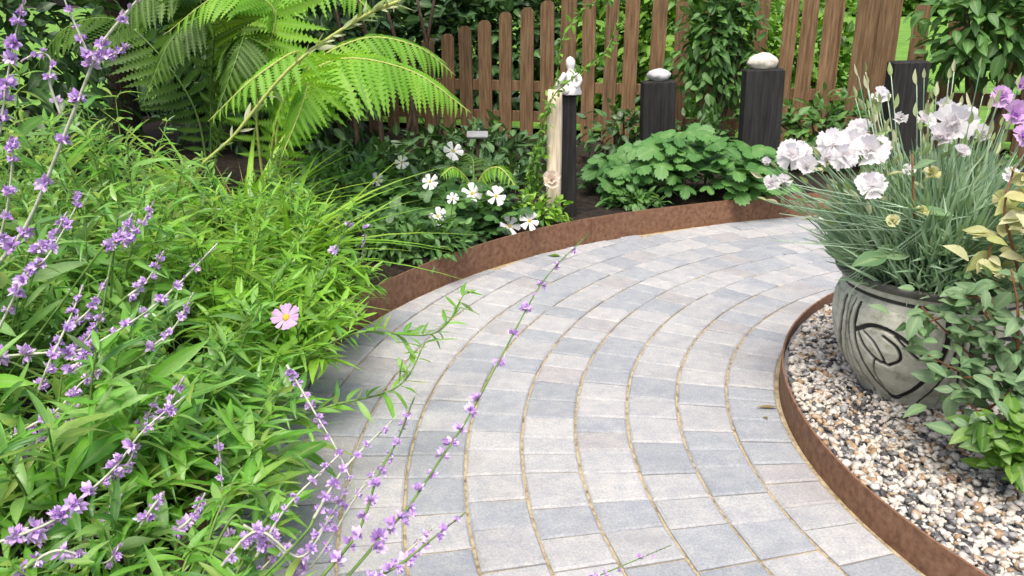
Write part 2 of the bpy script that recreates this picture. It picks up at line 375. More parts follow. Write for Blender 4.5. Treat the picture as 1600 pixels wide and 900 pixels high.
def paver_vf(p):
    i, o0, o1, a, b = p; dz = random.uniform(-.0018, .0018); t1, t2 = random.uniform(-.0012, .0012), random.uniform(-.0012, .0012)
    bv = .006; c = polar((i+o0)/2, (a+b)/2); V = []
    for z, e in ((-.05, 0), (-.005, 0), (0, bv)):
        for r, an, s in ((i+e, a+e/i, 0), (o0-e, a+e/i, 1), (o1-e, b-e/i, 2), (i+e, b-e/i, 3)):
            jx = random.uniform(-.0022, .0022) if e else 0
            V.append(polar(r+jx, an, z+dz+(t1 if s in (1, 2) else -t1)+(t2 if s > 1 else -t2))-c)
    F = [(8, 9, 10, 11)]
    for l in range(2):
        for q in range(4): F.append((l*4+q, l*4+(q+1) % 4, l*4+4+(q+1) % 4, l*4+4+q))
    return c, V, F
cs = np.array([polar((p[0]+p[1])/2, (p[3]+p[4])/2) for p in pv]); q = proj(cs)
vis = (q[:, 0] > 60) & (q[:, 0] < 1640) & (q[:, 1] < 960) & (cs[:, 1] > .5)
order = sorted(np.where(vis)[0], key=lambda i: q[i, 2])[:300]; keep = set(order)
mb = MB()
for i, p in enumerate(pv):
    c, V, F = paver_vf(p)
    if i in keep: link('paver', mesh_np('paver', V, F, M['paver'], False), path, c-Vector((CX, CY, 0)))
    else: mb.add([v+c-Vector((CX, CY, 0)) for v in V], F)
mb.build('paver_field', M['paver'], path, smooth=False, kind='stuff')

# steel edging strips
def edging(name, rf, a0, a1, z0, z1, th, label):
    V = []; F = []; n = 130
    for i in range(n+1):
        a = a0+(a1-a0)*i/n; r = rf(a); w = .002*math.sin(a*9)
        for rr, z in ((r, z0), (r, z1+w), (r+th, z1+w), (r+th, z0)): V.append(polar(rr, a, z))
    for i in range(n):
        for j in range(3): F.append((i*4+j, i*4+j+1, i*4+j+5, i*4+j+4))
    o = link(name, mesh_np(name, V, F, M['steel'], True)); tag(o, label, 'edging')
    for e in o.data.edges: pass
    o.data.polygons.foreach_set('use_smooth', np.zeros(len(o.data.polygons), bool))
    return o
outer = edging('steel_edging', r_out, TH0, TH1, -.1, .14, .007, 'tall rusty steel edging strip curving along the far side of the path')
edging('steel_edging', lambda a: R_IN-.02, TH0-R(8), TH1, -.1, .092, .007, 'low rusty steel edging strip curving round the gravel bed')

for ad in (131.5, 172, 96):
    a = R(ad); b = MB(); b.box((0, 0, 0), (.0016, .045, .13), None, .0005); o = b.build('joint_plate', M['steel'], outer, smooth=False)
    o.matrix_basis = m4(Matrix.Rotation(a, 3, 'Z'), polar(r_out(a)-.0012, a, .066))
# soil bed outside the path
V = []; F = []; NA, NR = 150, 46
for i in range(NA+1):
    a = R(22)+(R(238)-R(22))*i/NA; r0 = r_out(min(max(a, TH0), TH1))+.009
    for j in range(NR+1):
        r = r0+(7.5)*(j/NR)**1.5; p = polar(r, a)
        z = .095+.035*mnoise.noise(Vector((p.x*3, p.y*3, 0)))+.02*mnoise.noise(Vector((p.x*11, p.y*11, 5)))+.05*min(1, (r-r0)/2.5)
        if j == 0: z = .09
        V.append(Vector((p.x, p.y, z)))
for i in range(NA):
    for j in range(NR): F.append((i*(NR+1)+j, i*(NR+1)+j+1, (i+1)*(NR+1)+j+1, (i+1)*(NR+1)+j))
link('soil_bed', mesh_np('soil_bed', V, F, M['soil']), kind='structure')

# gravel bed
gb = []
for i in range(64):
    a = 2*math.pi*i/64; gb.append(polar(R_IN-.021, a, .052))
link('gravel_base', mesh_np('gravel_base', gb, [tuple(range(64))], M['slate'], False), kind='structure')
t_ = (1+5**.5)/2
IV = np.array([(-1, t_, 0), (1, t_, 0), (-1, -t_, 0), (1, -t_, 0), (0, -1, t_), (0, 1, t_), (0, -1, -t_), (0, 1, -t_), (t_, 0, -1), (t_, 0, 1), (-t_, 0, -1), (-t_, 0, 1)], float); IV /= np.linalg.norm(IV[0])
IF = np.array([(0, 11, 5), (0, 5, 1), (0, 1, 7), (0, 7, 10), (0, 10, 11), (1, 5, 9), (5, 11, 4), (11, 10, 2), (10, 7, 6), (7, 1, 8), (3, 9, 4), (3, 4, 2), (3, 2, 6), (3, 6, 8), (3, 8, 9), (4, 9, 5), (2, 4, 11), (6, 2, 10), (8, 6, 7), (9, 8, 1)])
def subdiv(V, F):
    V = list(map(tuple, V)); c = {}; out = []
    def mid(a, b):
        k = (min(a, b), max(a, b))
        if k not in c:
            m = (np.array(V[a])+V[b])/2; m /= np.linalg.norm(m); c[k] = len(V); V.append(tuple(m))
        return c[k]
    for a, b, d in F:
        ab, bd, da = mid(a, b), mid(b, d), mid(d, a); out += [(a, ab, da), (b, bd, ab), (d, da, bd), (ab, bd, da)]
    return np.array(V), np.array(out)
SV, SF = subdiv(IV, IF)
def pebbles(n, sampler, smin, smax, mat, name, **props):
    VV = []; kk = len(IV)
    for i in range(n):
        p = sampler(i); s = smin+(smax-smin)*RNG.random()**1.4
        W = IV*np.array([1, RNG.uniform(.5, .9), RNG.uniform(.35, .62)])*s*RNG.uniform(.8, 1.2, (kk, 1))
        nv = RNG.normal(size=3); nv /= np.linalg.norm(nv); d = W@nv; W = W-np.outer(np.maximum(d-s*RNG.uniform(.35, .7), 0), nv)
        e = RNG.normal(0, .45, 2); a = RNG.uniform(0, 6.28)
        Rm = np.array((Matrix.Rotation(a, 3, 'Z') @ Matrix.Rotation(e[0], 3, 'X') @ Matrix.Rotation(e[1], 3, 'Y')))
        VV.append(W@Rm.T+np.array(p))
    FF = (IF[None]+(np.arange(n)*kk)[:, None, None]).reshape(-1, 3)
    return link(name, mesh_np(name, np.concatenate(VV), FF, mat), **props)
def gs(i):
    while True:
        if i % 8 < 6: x, y = RNG.uniform(.85, 2.0), RNG.uniform(1.35, 3.4)
        else: x, y = RNG.uniform(.9, 4.1), RNG.uniform(.7, 3.8)
        if math.hypot(x-CX, y-CY) < R_IN-.04: return (x, y, .058+RNG.uniform(0, .012))
pebbles(17500, gs, .0065, .0195, M['gravel'], 'gravel', kind='stuff')

# ------------------------------------------------------------------ fence
FA, FB = Vector((-1.9, 8.05)), Vector((4.6, 6.05))
fd = (FB-FA).normalized(); fang = math.atan2(fd.y, fd.x); FL = (FB-FA).length
fence = thing('picket_fence', (FA.x, FA.y, .1), 'brown wooden picket fence with spaced slats at the back of the garden', 'fence')
rz = Matrix.Rotation(fang, 3, 'Z')
def fence_pos(s, off=0, z=0):
    return Vector((fd.x*s-fd.y*off, fd.y*s+fd.x*off, z))
def picket(name, s, w, h, th, off=0, lean=0, round_=True, z0=.0):
    n = 5; out = [(-w/2, z0), (w/2, z0), (w/2, h-w*.45)]
    for k in range(1, n): a = math.pi*k/n; out.append((w/2*math.cos(a), h-w*.45+w*.45*math.sin(a)))
    out.append((-w/2, h-w*.45)); k = len(out)
    V = [(x, -th/2, z) for x, z in out]+[(x, th/2, z) for x, z in out]
    F = [tuple(range(k)), tuple(range(2*k-1, k-1, -1))]+[((i+1) % k, i, i+k, (i+1) % k+k) for i in range(k)]
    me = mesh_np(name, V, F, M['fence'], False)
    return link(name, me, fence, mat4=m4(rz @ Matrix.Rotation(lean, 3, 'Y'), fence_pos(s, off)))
def fence_s(px, Yg=7.0):
    # where the sight line of column px (at the frame's top) meets the fence
    d = ray(px, 60); o = FA; den = d.x*fd.y-d.y*fd.x
    t = (FA.x*fd.y-FA.y*fd.x)/den; P = Vector((d.x*t, d.y*t)); return (P-FA).dot(fd), P.y
for px, py in ((515, 80), (548, 75), (580, 75), (610, 68), (640, 62), (670, 58), (700, 52), (729, 40), (759, 31), (790, 18), (824, 11), (857, 0), (890, -12), (922, -22), (955, -30), (986, -34), (1028, -34), (1066, -34), (1110, -34), (1150, -30), (1188, -30), (1230, -30), (1262, -30), (1297, -40), (1435, 4), (1490, -10), (1535, -10), (1583, -10), (1625, -10), (1665, -10)):
    s, Y = fence_s(px); h = at(px, py, Y).z-.1
    picket('slat', s, .115*random.uniform(.93, 1.05), h, .02, -.012, random.uniform(-.012, .012))
for px, w in ((1352, .17), (1385, .15)):
    s, Y = fence_s(px); picket('slat', s, w, at(px, -50, Y).z-.1, .022, -.014 if w > .16 else -.04)
for z in (.24, .5):
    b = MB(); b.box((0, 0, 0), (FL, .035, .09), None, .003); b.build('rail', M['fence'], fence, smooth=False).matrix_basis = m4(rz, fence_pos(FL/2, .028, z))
for s in (.25, 2.45, 4.6, 6.4):
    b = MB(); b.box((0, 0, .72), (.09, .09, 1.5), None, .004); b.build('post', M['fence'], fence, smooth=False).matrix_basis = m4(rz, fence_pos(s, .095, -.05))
# lawn beyond the fence
lw = [(-40, FA.y+(-40-FA.x)*fd.y/fd.x+.35), (40, FA.y+(40-FA.x)*fd.y/fd.x+.35)]
link('lawn', mesh_np('lawn', [(lw[0][0], lw[0][1], .19), (lw[1][0], lw[1][1], .19), (120, 150, .19), (-120, 150, .19)], [(0, 1, 2, 3)], M['lawn'], False), kind='structure')

# ------------------------------------------------------------------ charcoal timber posts and what sits on them
def timber_post(px0, px1, ptop, Y, label, dep=.14, turn=0.0, topcut=.012):
    pm = at((px0+px1)/2, ptop, Y); w = at(px1, ptop, Y).x-at(px0, ptop, Y).x; h = pm.z
    o = thing('timber_post', (pm.x, Y+dep/2, .08), label, 'post', 'charred timber posts')
    hz = h-.08; mb = MB(); rt = Matrix.Rotation(R(-1.6), 3, 'Y') @ Matrix.Rotation(turn, 3, 'Z')
    V = []; n = 10
    for z in (-.1, hz-topcut, hz):
        e = topcut if z == hz else 0
        for sx, sy in ((-1, -1), (-.33, -1.015), (.33, -1.01), (1, -1), (1.01, 0), (1, 1), (0, 1), (-1, 1), (-1.01, 0)):
            V.append(rt @ Vector((sx*(w/2-e), sy*(dep/2-e), z)))
    k = 9; F = [tuple(range(2*k, 3*k))]
    for l in range(2):
        for i in range(k): F.append((l*k+i, l*k+(i+1) % k, (l+1)*k+(i+1) % k, (l+1)*k+i))
    me = mesh_np('timber', V, F, M['post'], False); link('timber', me, o)
    return o, Vector((pm.x-math.sin(R(1.6))*hz, Y+dep/2, h))
P1, t1 = timber_post(877, 906, 148, 4.78, 'narrow charcoal timber post behind the pale stake', .1)
P2, t2 = timber_post(1010, 1061, 127, 6.0, 'charcoal timber post with a small grey stone on top', .13, .04)
P3, t3 = timber_post(1173, 1233, 108, 5.55, 'tall charcoal timber post with a pale cream stone on top', .13, -.03)
P4, t4 = timber_post(1405, 1460, 96, 5.75, 'bare charcoal timber post rising behind the white flowers', .13)
def lump(name, c, rx, ry, rz_, mat, label, cat, seed=0, amp=.12, flat=True, group=None):
    V, F = subdiv(*subdiv(SV, SF)); W = []
    for v in V:
        k = 1+amp*mnoise.noise(Vector(v)*1.4+Vector((seed*3.1, seed, 0)))+amp*.4*mnoise.noise(Vector(v)*4+Vector((seed, 0, 2)))
        z = v[2]*rz_*k
        if flat and z < -rz_*.7: z = -rz_*.7
        W.append((v[0]*rx*k, v[1]*ry*k, z+rz_*.7 if flat else z))
    o = link(name, mesh_np(name, W, F, mat), None, c); return tag(o, label, cat, group)
lump('pebble', t2+Vector((0, 0, -.001)), .082, .07, .05, M['greystone'], 'smooth grey stone resting on the shorter charcoal post', 'stone', 2)
lump('pebble', t3+Vector((-.01, 0, -.001)), .1, .07, .058, M['pebble'], 'pale cream stone resting on the tall charcoal post', 'stone', 5)
# pale stake in front of the narrow post
sk = at(867, 140, 4.7); b = MB(); zt = sk.z; n = 9; VV = []; FF = []
for i in range(9):
    z = .08+(zt-.08)*i/8
    for k in range(10):
        a = 2*math.pi*k/10; r = .043*(1+.06*math.sin(3*a+i*.4))*(1 if i < 8 else .9)
        VV.append((r*math.cos(a), r*.8*math.sin(a), z-.08))
for i in range(8):
    for k in range(10): FF.append((i*10+k, i*10+(k+1) % 10, i*10+10+(k+1) % 10, i*10+10+k))
FF.append(tuple(range(80, 90)))
tag(link('timber_stake', mesh_np('timber_stake', VV, FF, M['cream']), None, (sk.x, 4.7, .08)), 'pale peeled timber stake in front of the narrow charcoal post', 'stake')
# white figure on top of stake and post
fig = thing('garden_figurine', (at(890, 142, 4.78).x, 4.79, t1.z), 'small white stone figurine sitting on the narrow charcoal post', 'figurine')
prof = [(.0, .052), (.012, .056), (.03, .05), (.06, .046), (.095, .040), (.12, .028), (.135, .02), (.148, .026), (.165, .032), (.185, .030), (.2, .018), (.208, .001)]
VV = []; FF = []; nn = 16
for z, r in prof:
    for k in range(nn):
        a = 2*math.pi*k/nn; lean = -.004+.03*max(0, .08-z)*math.cos(a)
        VV.append((r*math.cos(a)*(1.05 if z < .12 else .85)+.012*(1-z/.2)+.0, r*.8*math.sin(a), z+.001))
for i in range(len(prof)-1):
    for k in range(nn): FF.append((i*nn+k, i*nn+(k+1) % nn, i*nn+nn+(k+1) % nn, i*nn+nn+k))
link('body', mesh_np('body', VV, FF, M['white_stone']), fig)
b = MB(); b.tube(spline([(.035, -.03, .115), (.055, -.05, .08), (.03, -.065, .045)], 7), .016, .012, 8); b.build('arm', M['white_stone'], fig)
b = MB(); b.tube(spline([(-.03, -.03, .115), (-.06, -.05, .075), (-.09, -.06, .03)], 7), .016, .012, 8); b.build('arm', M['white_stone'], fig)
b = MB(); b.tube(spline([(-.01, -.02, .02), (-.06, -.045, .028), (-.12, -.06, .016)], 7), .024, .017, 8); b.build('leg', M['white_stone'], fig)
b = MB(); pl = at(746, 211, 5.0); b.box((0, 0, 0), (.125, .03, .045), Matrix.Rotation(-.5, 3, 'X'), .006); o = b.build('slate_marker', M['slate'], None, smooth=False); o.location = pl
b2 = MB(); b2.box((0, .02, -pl.z/2+.03), (.02, .012, pl.z-.06), None, .002); b2.build('stake', M['bark'], o, smooth=False)
tag(o, 'small grey slate marker above the white anemones', 'plant marker')
lump('boulder', at(165, 395, 3.25)+Vector((0, 0, -.16)), .17, .15, .17, M['rock'], 'tan mossy boulder half hidden among the salvia leaves', 'boulder', 4, .35)

# ------------------------------------------------------------------ the glazed pot with relief panels
PC = Vector((1.375, 2.58, .055))
prof = [(0, .0), (.15, .0), (.182, .004), (.19, .02), (.2, .04), (.236, .09), (.266, .15), (.284, .21), (.291, .27), (.287, .32), (.276, .352), (.268, .366), (.268, .376), (.279, .382), (.283, .396), (.292, .404), (.302, .414), (.304, .424), (.298, .431), (.285, .43), (.274, .418), (.268, .39), (.268, .36)]
pot = thing('relief_pot', PC, 'large round grey stoneware pot with dark carved relief panels on gravel', 'pot')
# dense profile
pts = [Vector((r, z, 0)) for r, z in prof]; dn = []
for a_, b_ in zip(pts[:-1], pts[1:]):
    st = max(1, int((b_-a_).length/.0025))
    for i in range(st): dn.append(a_.lerp(b_, i/st))
dn.append(pts[-1]); NP = 760
def seg(p, a, b):
    ax, ay = a; bx, by = b; dx, dy = bx-ax, by-ay; t = ((p[0]-ax)*dx+(p[1]-ay)*dy)/(dx*dx+dy*dy+1e-9)
    t = np.clip(t, 0, 1); return np.hypot(p[0]-ax-t*dx, p[1]-ay-t*dy)
def pl_dist(P, pts):
    d = np.full(P[0].shape, 9.)
    for a, b in zip(pts[:-1], pts[1:]): d = np.minimum(d, seg(P, a, b))
    return d
def crv(pts, n=14): return [(v.x, v.y) for v in spline([Vector((a, b, 0)) for a, b in pts], n)]
ph = np.linspace(0, 2*np.pi, NP, endpoint=False); rr = np.array([p.x for p in dn]); zz = np.array([p.y for p in dn])
PH, ZZ = np.meshgrid(ph, zz, indexing='xy')
NPAN = 5; step = 2*np.pi/NPAN; face = math.atan2(-PC.y, -PC.x)-R(15)
U = ((PH-face+step/2) % step-step/2)*.262        # metres from the panel's middle
W_ = ZZ
lines = [(crv([(-.128, .335), (-.132, .27), (-.115, .18), (-.07, .09), (-.02, .04), (.0, .033)]), .0075),
         (crv([(.128, .335), (.132, .27), (.115, .18), (.07, .09), (.02, .04), (.0, .033)]), .0075),
         (crv([(-.152, .345), (-.158, .25), (-.14, .14), (-.11, .06), (-.09, .03)]), .003),
         (crv([(.152, .345), (.158, .25), (.14, .14), (.11, .06), (.09, .03)]), .003),
         (crv([(-.118, .255), (-.07, .285), (-.01, .282), (.05, .25), (.1, .205)]), .0065),
         (crv([(-.118, .255), (-.09, .21), (-.05, .175), (-.02, .168)]), .005),
         (crv([(-.1, .262), (-.06, .235), (-.035, .2), (-.02, .168)]), .003),
         (crv([(-.03, .262), (.01, .235), (.02, .195), (-.012, .165)]), .004),
         (crv([(.0, .27), (.04, .235), (.07, .21)]), .003),
         (crv([(-.055, .172), (-.06, .12), (-.035, .07)]), .002)]
D = np.full(U.shape, 9.)
for pts_, w in lines: D = np.minimum(D, pl_dist((U, W_), pts_)-w*.95)
groove = np.clip(1-D/.002, 0, 1); groove[(W_ > .372)] = 0
ins = (np.abs(U) < .12*np.clip((W_-.03)/.18, 0, 1)**.6) & (W_ < .34) & (W_ > .03)
ring_dark = ((ZZ > .364) & (ZZ < .379)) | (ZZ > .402) | (rr[:, None] > .2999)
disp = -.008*groove+.004*ins*(1-groove)
RR = rr[:, None]+np.where((rr[:, None] > .2) & (ZZ < .36), disp, 0)
VV = np.stack([RR*np.cos(PH), RR*np.sin(PH), ZZ], -1).reshape(-1, 3); nr = len(dn)
I, K = np.meshgrid(np.arange(nr-1), np.arange(NP), indexing='ij'); K2 = (K+1) % NP
FF = np.stack([I*NP+K, I*NP+K2, (I+1)*NP+K2, (I+1)*NP+K], -1).reshape(-1, 4)
m, n, l = new_mat('stoneware'); M['pot'] = m
p = n.new('ShaderNodeBsdfPrincipled'); o = n.new('ShaderNodeOutputMaterial'); at_ = n.new('ShaderNodeAttribute'); at_.attribute_name = 'patina'
nz = noise_node(n, l, 26, 6, .65); c = ramp(n, l, nz, [(.25, .265, .19), (.45, .455, .365), (.56, .555, .48)], pos=[.3, .48, .7])
c = mixc(n, l, at_.outputs['Fac'], c, (.012, .013, .011)); l.new(c, p.inputs['Base Color']); p.inputs['Roughness'].default_value = .5
l.new(bump(n, l, noise_node(n, l, 90, 3), .2, .003), p.inputs['Normal']); l.new(p.outputs[0], o.inputs[0])
me = mesh_np('bowl', VV, FF, m); pat = np.clip(groove+ring_dark*.85+.3*((np.abs(U) > .16) & (W_ < .36)), 0, 1)
at2 = me.attributes.new('patina', 'FLOAT', 'POINT'); at2.data.foreach_set('value', pat.astype(np.float32).ravel())
link('bowl', me, pot)
link('compost', mesh_np('compost', [(.276*math.cos(a*.26), .276*math.sin(a*.26), .385) for a in range(24)], [tuple(range(24))], M['soil'], False), pot)

# ------------------------------------------------------------------ plants: generic builders
def stems_part(plant, paths, r0, r1, mat, name='stem', n=5):
    for P in paths:
        b = MB(); b.tube(P, r0, r1, n); b.build(name, mat, plant, plant.location)
def rv(s=1.0): return Vector((random.gauss(0, s), random.gauss(0, s), random.gauss(0, s)))
def shrub(name, c, rad, nleaf, size, bases, mat, label, cat='shrub', cap=0, nst=7, group=None, shell=.55, base=None, bark='bark', lowcut=-9):
    c = Vector(c); b0 = Vector(base) if base is not None else Vector((c.x, c.y, .1))
    pl = thing(name, b0, label, cat, group); ends = []
    for i in range(nst):
        d = rv(); d.normalize(); e = c+Vector((d.x*rad[0], d.y*rad[1], abs(d.z)*rad[2]))*.75
        ends.append(e); mid = b0.lerp(e, .5)+Vector((0, 0, .12*rad[2]))
        bb = MB(); bb.tube(spline([b0+Vector((random.uniform(-.04, .04), random.uniform(-.04, .04), -.05)), mid, e], 8), .012+.006*rad[2], .004, 6); bb.build('stem', M[bark], pl, b0)
    mats = []
    while len(mats) < nleaf:
        d = rv(); d.normalize(); k = shell+(1-shell)*random.random()
        lump_ = 1+.28*mnoise.noise(d*2.3+c)
        p = c+Vector((d.x*rad[0], d.y*rad[1], d.z*rad[2]))*k*lump_
        if p.z < .12 or p.z < lowcut: continue
        dirn = (d+rv(.6)+Vector((0, 0, -.25))).normalized(); up = (d*.7+Vector((0, 0, .9))+rv(.35))
        mats.append(m4(frame(dirn, up), p, size*random.uniform(.65, 1.3)))
    put_leaves(pl, mats, bases, M[mat], cap)
    return pl

# --- background growth
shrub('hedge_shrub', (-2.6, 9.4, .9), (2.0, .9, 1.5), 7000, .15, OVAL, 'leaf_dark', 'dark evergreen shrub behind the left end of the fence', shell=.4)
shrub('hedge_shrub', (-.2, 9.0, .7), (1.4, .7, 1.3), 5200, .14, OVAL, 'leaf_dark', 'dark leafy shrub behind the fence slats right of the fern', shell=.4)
shrub('hedge_shrub', (1.5, 8.6, .8), (1.0, .7, 1.2), 3600, .13, OVAL, 'leaf_hedge', 'leafy green shrub behind the middle of the fence', shell=.4)
shrub('hedge_shrub', (2.75, 8.1, .6), (.6, .5, .8), 1700, .12, OVAL, 'leaf_hedge', 'leafy green shrub behind the ivy on the fence')
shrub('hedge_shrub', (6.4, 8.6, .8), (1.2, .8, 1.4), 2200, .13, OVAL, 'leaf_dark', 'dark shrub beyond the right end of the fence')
shrub('boundary_hedge', (14, 70, 2.5), (40, 3, 5), 9000, 1.1, OVAL, 'leaf_hedge', 'long green hedge closing the lawn far behind the fence', 'hedge', nst=12)
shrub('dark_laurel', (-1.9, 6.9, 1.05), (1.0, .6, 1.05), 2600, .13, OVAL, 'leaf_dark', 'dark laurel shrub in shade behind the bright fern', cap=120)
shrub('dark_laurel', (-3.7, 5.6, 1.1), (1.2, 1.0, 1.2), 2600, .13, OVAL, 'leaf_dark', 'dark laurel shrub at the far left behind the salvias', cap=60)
shrub('climbing_ivy', (at(1130, 60, 6.5).x, 6.55, 1.05), (.36, .18, .62), 900, .10, OVAL, 'leaf_mid', 'dark green climber covering the fence behind the two stone-topped posts', 'climber', 290, shell=.2)
shrub('climbing_ivy', (at(1560, 50, 5.9).x, 6.0, 1.15), (.55, .25, .45), 560, .13, OVAL, 'leaf_mid', 'dark green shrub in the top right corner before the fence', 'shrub', 260, shell=.25)
shrub('low_shrub', (at(1290, 190, 6.1).x, 6.15, .4), (.45, .2, .3), 420, .09, OVAL, 'leaf_mid', 'low dark leafy shrub between the tall post and the bare post', 'shrub', 200, shell=.3)
shrub('low_shrub', (at(1100, 185, 6.35).x, 6.25, .3), (.4, .15, .25), 300, .08, OVAL, 'leaf_dark', 'low dark shrub behind the grey-stone post', 'shrub', 150, shell=.3)
shrub('low_shrub', (at(980, 190, 6.2).x, 6.3, .35), (.35, .2, .25), 320, .08, OVAL, 'leaf_dark', 'low dark shrub between pale stake and grey-stone post', 'shrub', 150, shell=.3)
shrub('low_shrub', (at(730, 210, 6.3).x, 6.2, .25), (.75, .3, .2), 520, .1, OVAL, 'leaf_dark', 'low dark ground plant at the foot of the fence slats', 'shrub', 200, shell=.3)
# tree added to shade and darken the left corner, crown out of view
tr = thing('added_shade_tree', (-3.4, 7.4, .1), 'tree standing in the dark upper left corner behind the fern', 'tree')
b = MB(); b.tube(spline([(-3.4, 7.4, -.05), (-3.3, 7.3, 1.2), (-3.0, 7.1, 2.4), (-2.8, 7.0, 3.4)], 12), .13, .05, 9); b.build('trunk', M['bark'], tr, tr.location)
for e in ((-1.2, 6.6, 3.1), (-4.3, 6.3, 3.2), (-2.4, 8.1, 3.8), (-2.2, 5.8, 3.0)):
    b = MB(); b.tube(spline([(-3.1, 7.2, 2.0), Vector((-3.0, 7.1, 2.2)).lerp(Vector(e), .5)+Vector((0, 0, .3)), e], 9), .05, .012, 6); b.build('branch', M['bark'], tr, tr.location)
mats = []
for i in range(4200):
    d = rv(); d.normalize(); k = .45+.55*random.random(); p = Vector((-2.5, 6.7, 3.1))+Vector((d.x*2.0, d.y*1.5, d.z*.9))*k*(1+.3*mnoise.noise(d*3))
    mats.append(m4(frame(d+rv(.6), Vector((0, 0, 1))+rv(.4)), p, .15*random.uniform(.7, 1.3)))
put_leaves(tr, mats, OVAL, M['leaf_dark'], 0, rest='crown')
# brown bare sticks behind the fern
dp = thing('dead_branches', (at(640, 200, 6.2).x, 6.2, .1), 'bare brown sticks leaning in the shade right of the fern', 'branches')
for (a, b_, y) in (((600, 230), (560, 0), 6.1), ((660, 230), (600, 0), 6.2), ((690, 210), (650, -10), 6.3), ((560, 220), (520, -10), 6.2), ((620, 220), (680, -10), 6.35)):
    p0 = at(*a, y); p0.z = .08; p1 = at(*b_, y-.1); bb = MB(); bb.tube(spline([p0, p0.lerp(p1, .5)+Vector((.03, 0, .02)), p1], 8), .022, .01, 6); bb.build('branch', M['bark'], dp, dp.location)

# --- ferns
PINNA = [blade(26, .27, .2, d, .7, serr=.66) for d in (.25, .4)]
def frond(plant, ctrl, Lmax, mat, npair, sub=True, upv=(0, -.35, 1), droop=.3, start=.12):
    P = spline(ctrl, 40); b = MB(); b.tube(P, .009, .002, 5)
    fr = b.build('frond', M['stem_yellow'] if mat == 'fern' else M['twig'] if mat == 'deadleaf' else M['stem'], plant, plant.location)
    mats = []
    for i in range(npair):
        t = start+(1-start)*i/npair; f = t*39; k = int(f); p = P[k].lerp(P[min(39, k+1)], f-k); tan = (P[min(39, k+1)]-P[max(0, k-1)]).normalized()
        nrm = Vector(upv); nrm = (nrm-tan*nrm.dot(tan)).normalized(); side = tan.cross(nrm)
        s = (t-start)/(1-start); L = Lmax*(min(1, .35+2.2*s))*(1-s**2.2)+.02
        for sg in (-1, 1):
            d = (side*sg*(1-.3*s)+tan*(.35+.5*s)+Vector((0, 0, -droop))+rv(.05)).normalized()
            mats.append(m4(frame(d, nrm+rv(.1)), p-plant.location, L*random.uniform(.92, 1.06)))
    if sub:
        for i, m_ in enumerate(mats): link('leaflet', leaf_mesh('pinna_'+mat+str(i % 2), PINNA[i % 2], M[mat]), fr, mat4=m_)
    else: merged('leaflets', PINNA[0], mats, M[mat], fr, kind='stuff')
FB0 = Vector((at(430, 330, 4.7).x, 4.7, .13))
fern = thing('fern', FB0, 'large bright green fern arching before the fence', 'fern')
def fpts(*L): return [at(*p) for p in L]
base = FB0+Vector((0, 0, .02))
frond(fern, [base, at(440, 170, 4.65), at(520, 95, 4.6), at(640, 110, 4.5), at(736, 176, 4.4)], .42, 'fern', 40)
frond(fern, [base+Vector((.03, .05, 0)), at(470, 130, 4.9), at(560, 62, 5.0), at(650, 72, 5.0), at(712, 118, 5.0)], .30, 'fern', 26, droop=.2)
frond(fern, [base+Vector((-.03, -.05, 0)), at(430, 200, 4.4), at(470, 85, 4.1), at(400, 120, 3.85), at(325, 190, 3.75)], .26, 'fern', 26)
frond(fern, [base+Vector((0, -.05, 0)), at(450, 200, 4.4), at(480, 130, 4.2), at(470, 170, 4.0), at(440, 245, 3.85)], .24, 'fern', 20, droop=.5)
frond(fern, [base+Vector((-.05, 0, 0)), at(400, 150, 4.7), at(430, 20, 4.7), at(350, -10, 4.6), at(255, 55, 4.5)], .34, 'fern', 26)
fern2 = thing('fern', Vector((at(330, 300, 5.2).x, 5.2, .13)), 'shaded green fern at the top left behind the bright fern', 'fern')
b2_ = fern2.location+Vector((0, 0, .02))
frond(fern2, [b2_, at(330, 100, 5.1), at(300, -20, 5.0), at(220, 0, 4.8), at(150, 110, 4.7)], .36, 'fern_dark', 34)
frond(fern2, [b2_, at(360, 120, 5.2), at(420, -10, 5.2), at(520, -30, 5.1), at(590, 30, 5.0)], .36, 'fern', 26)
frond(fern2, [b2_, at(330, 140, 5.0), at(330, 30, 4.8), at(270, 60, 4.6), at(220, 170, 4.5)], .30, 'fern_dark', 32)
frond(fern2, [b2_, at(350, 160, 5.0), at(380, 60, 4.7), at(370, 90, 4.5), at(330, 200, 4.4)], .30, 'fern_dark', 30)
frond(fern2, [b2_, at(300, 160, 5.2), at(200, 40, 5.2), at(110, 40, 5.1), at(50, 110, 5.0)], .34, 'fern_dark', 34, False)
fern3 = thing('fern', Vector((at(740, 330, 4.6).x, 4.62, .12)), 'small low fern among the white anemones', 'fern')
b3 = fern3.location+Vector((0, 0, .01))
frond(fern3, [b3, at(735, 290, 4.6), at(710, 262, 4.5), at(690, 275, 4.4)], .1, 'fern', 16)
frond(fern3, [b3, at(750, 280, 4.6), at(780, 262, 4.5), at(812, 300, 4.4)], .1, 'fern', 16)
frond(fern3, [b3, at(740, 270, 4.7), at(735, 245, 4.75), at(700, 232, 4.8)], .09, 'fern_dark', 14)
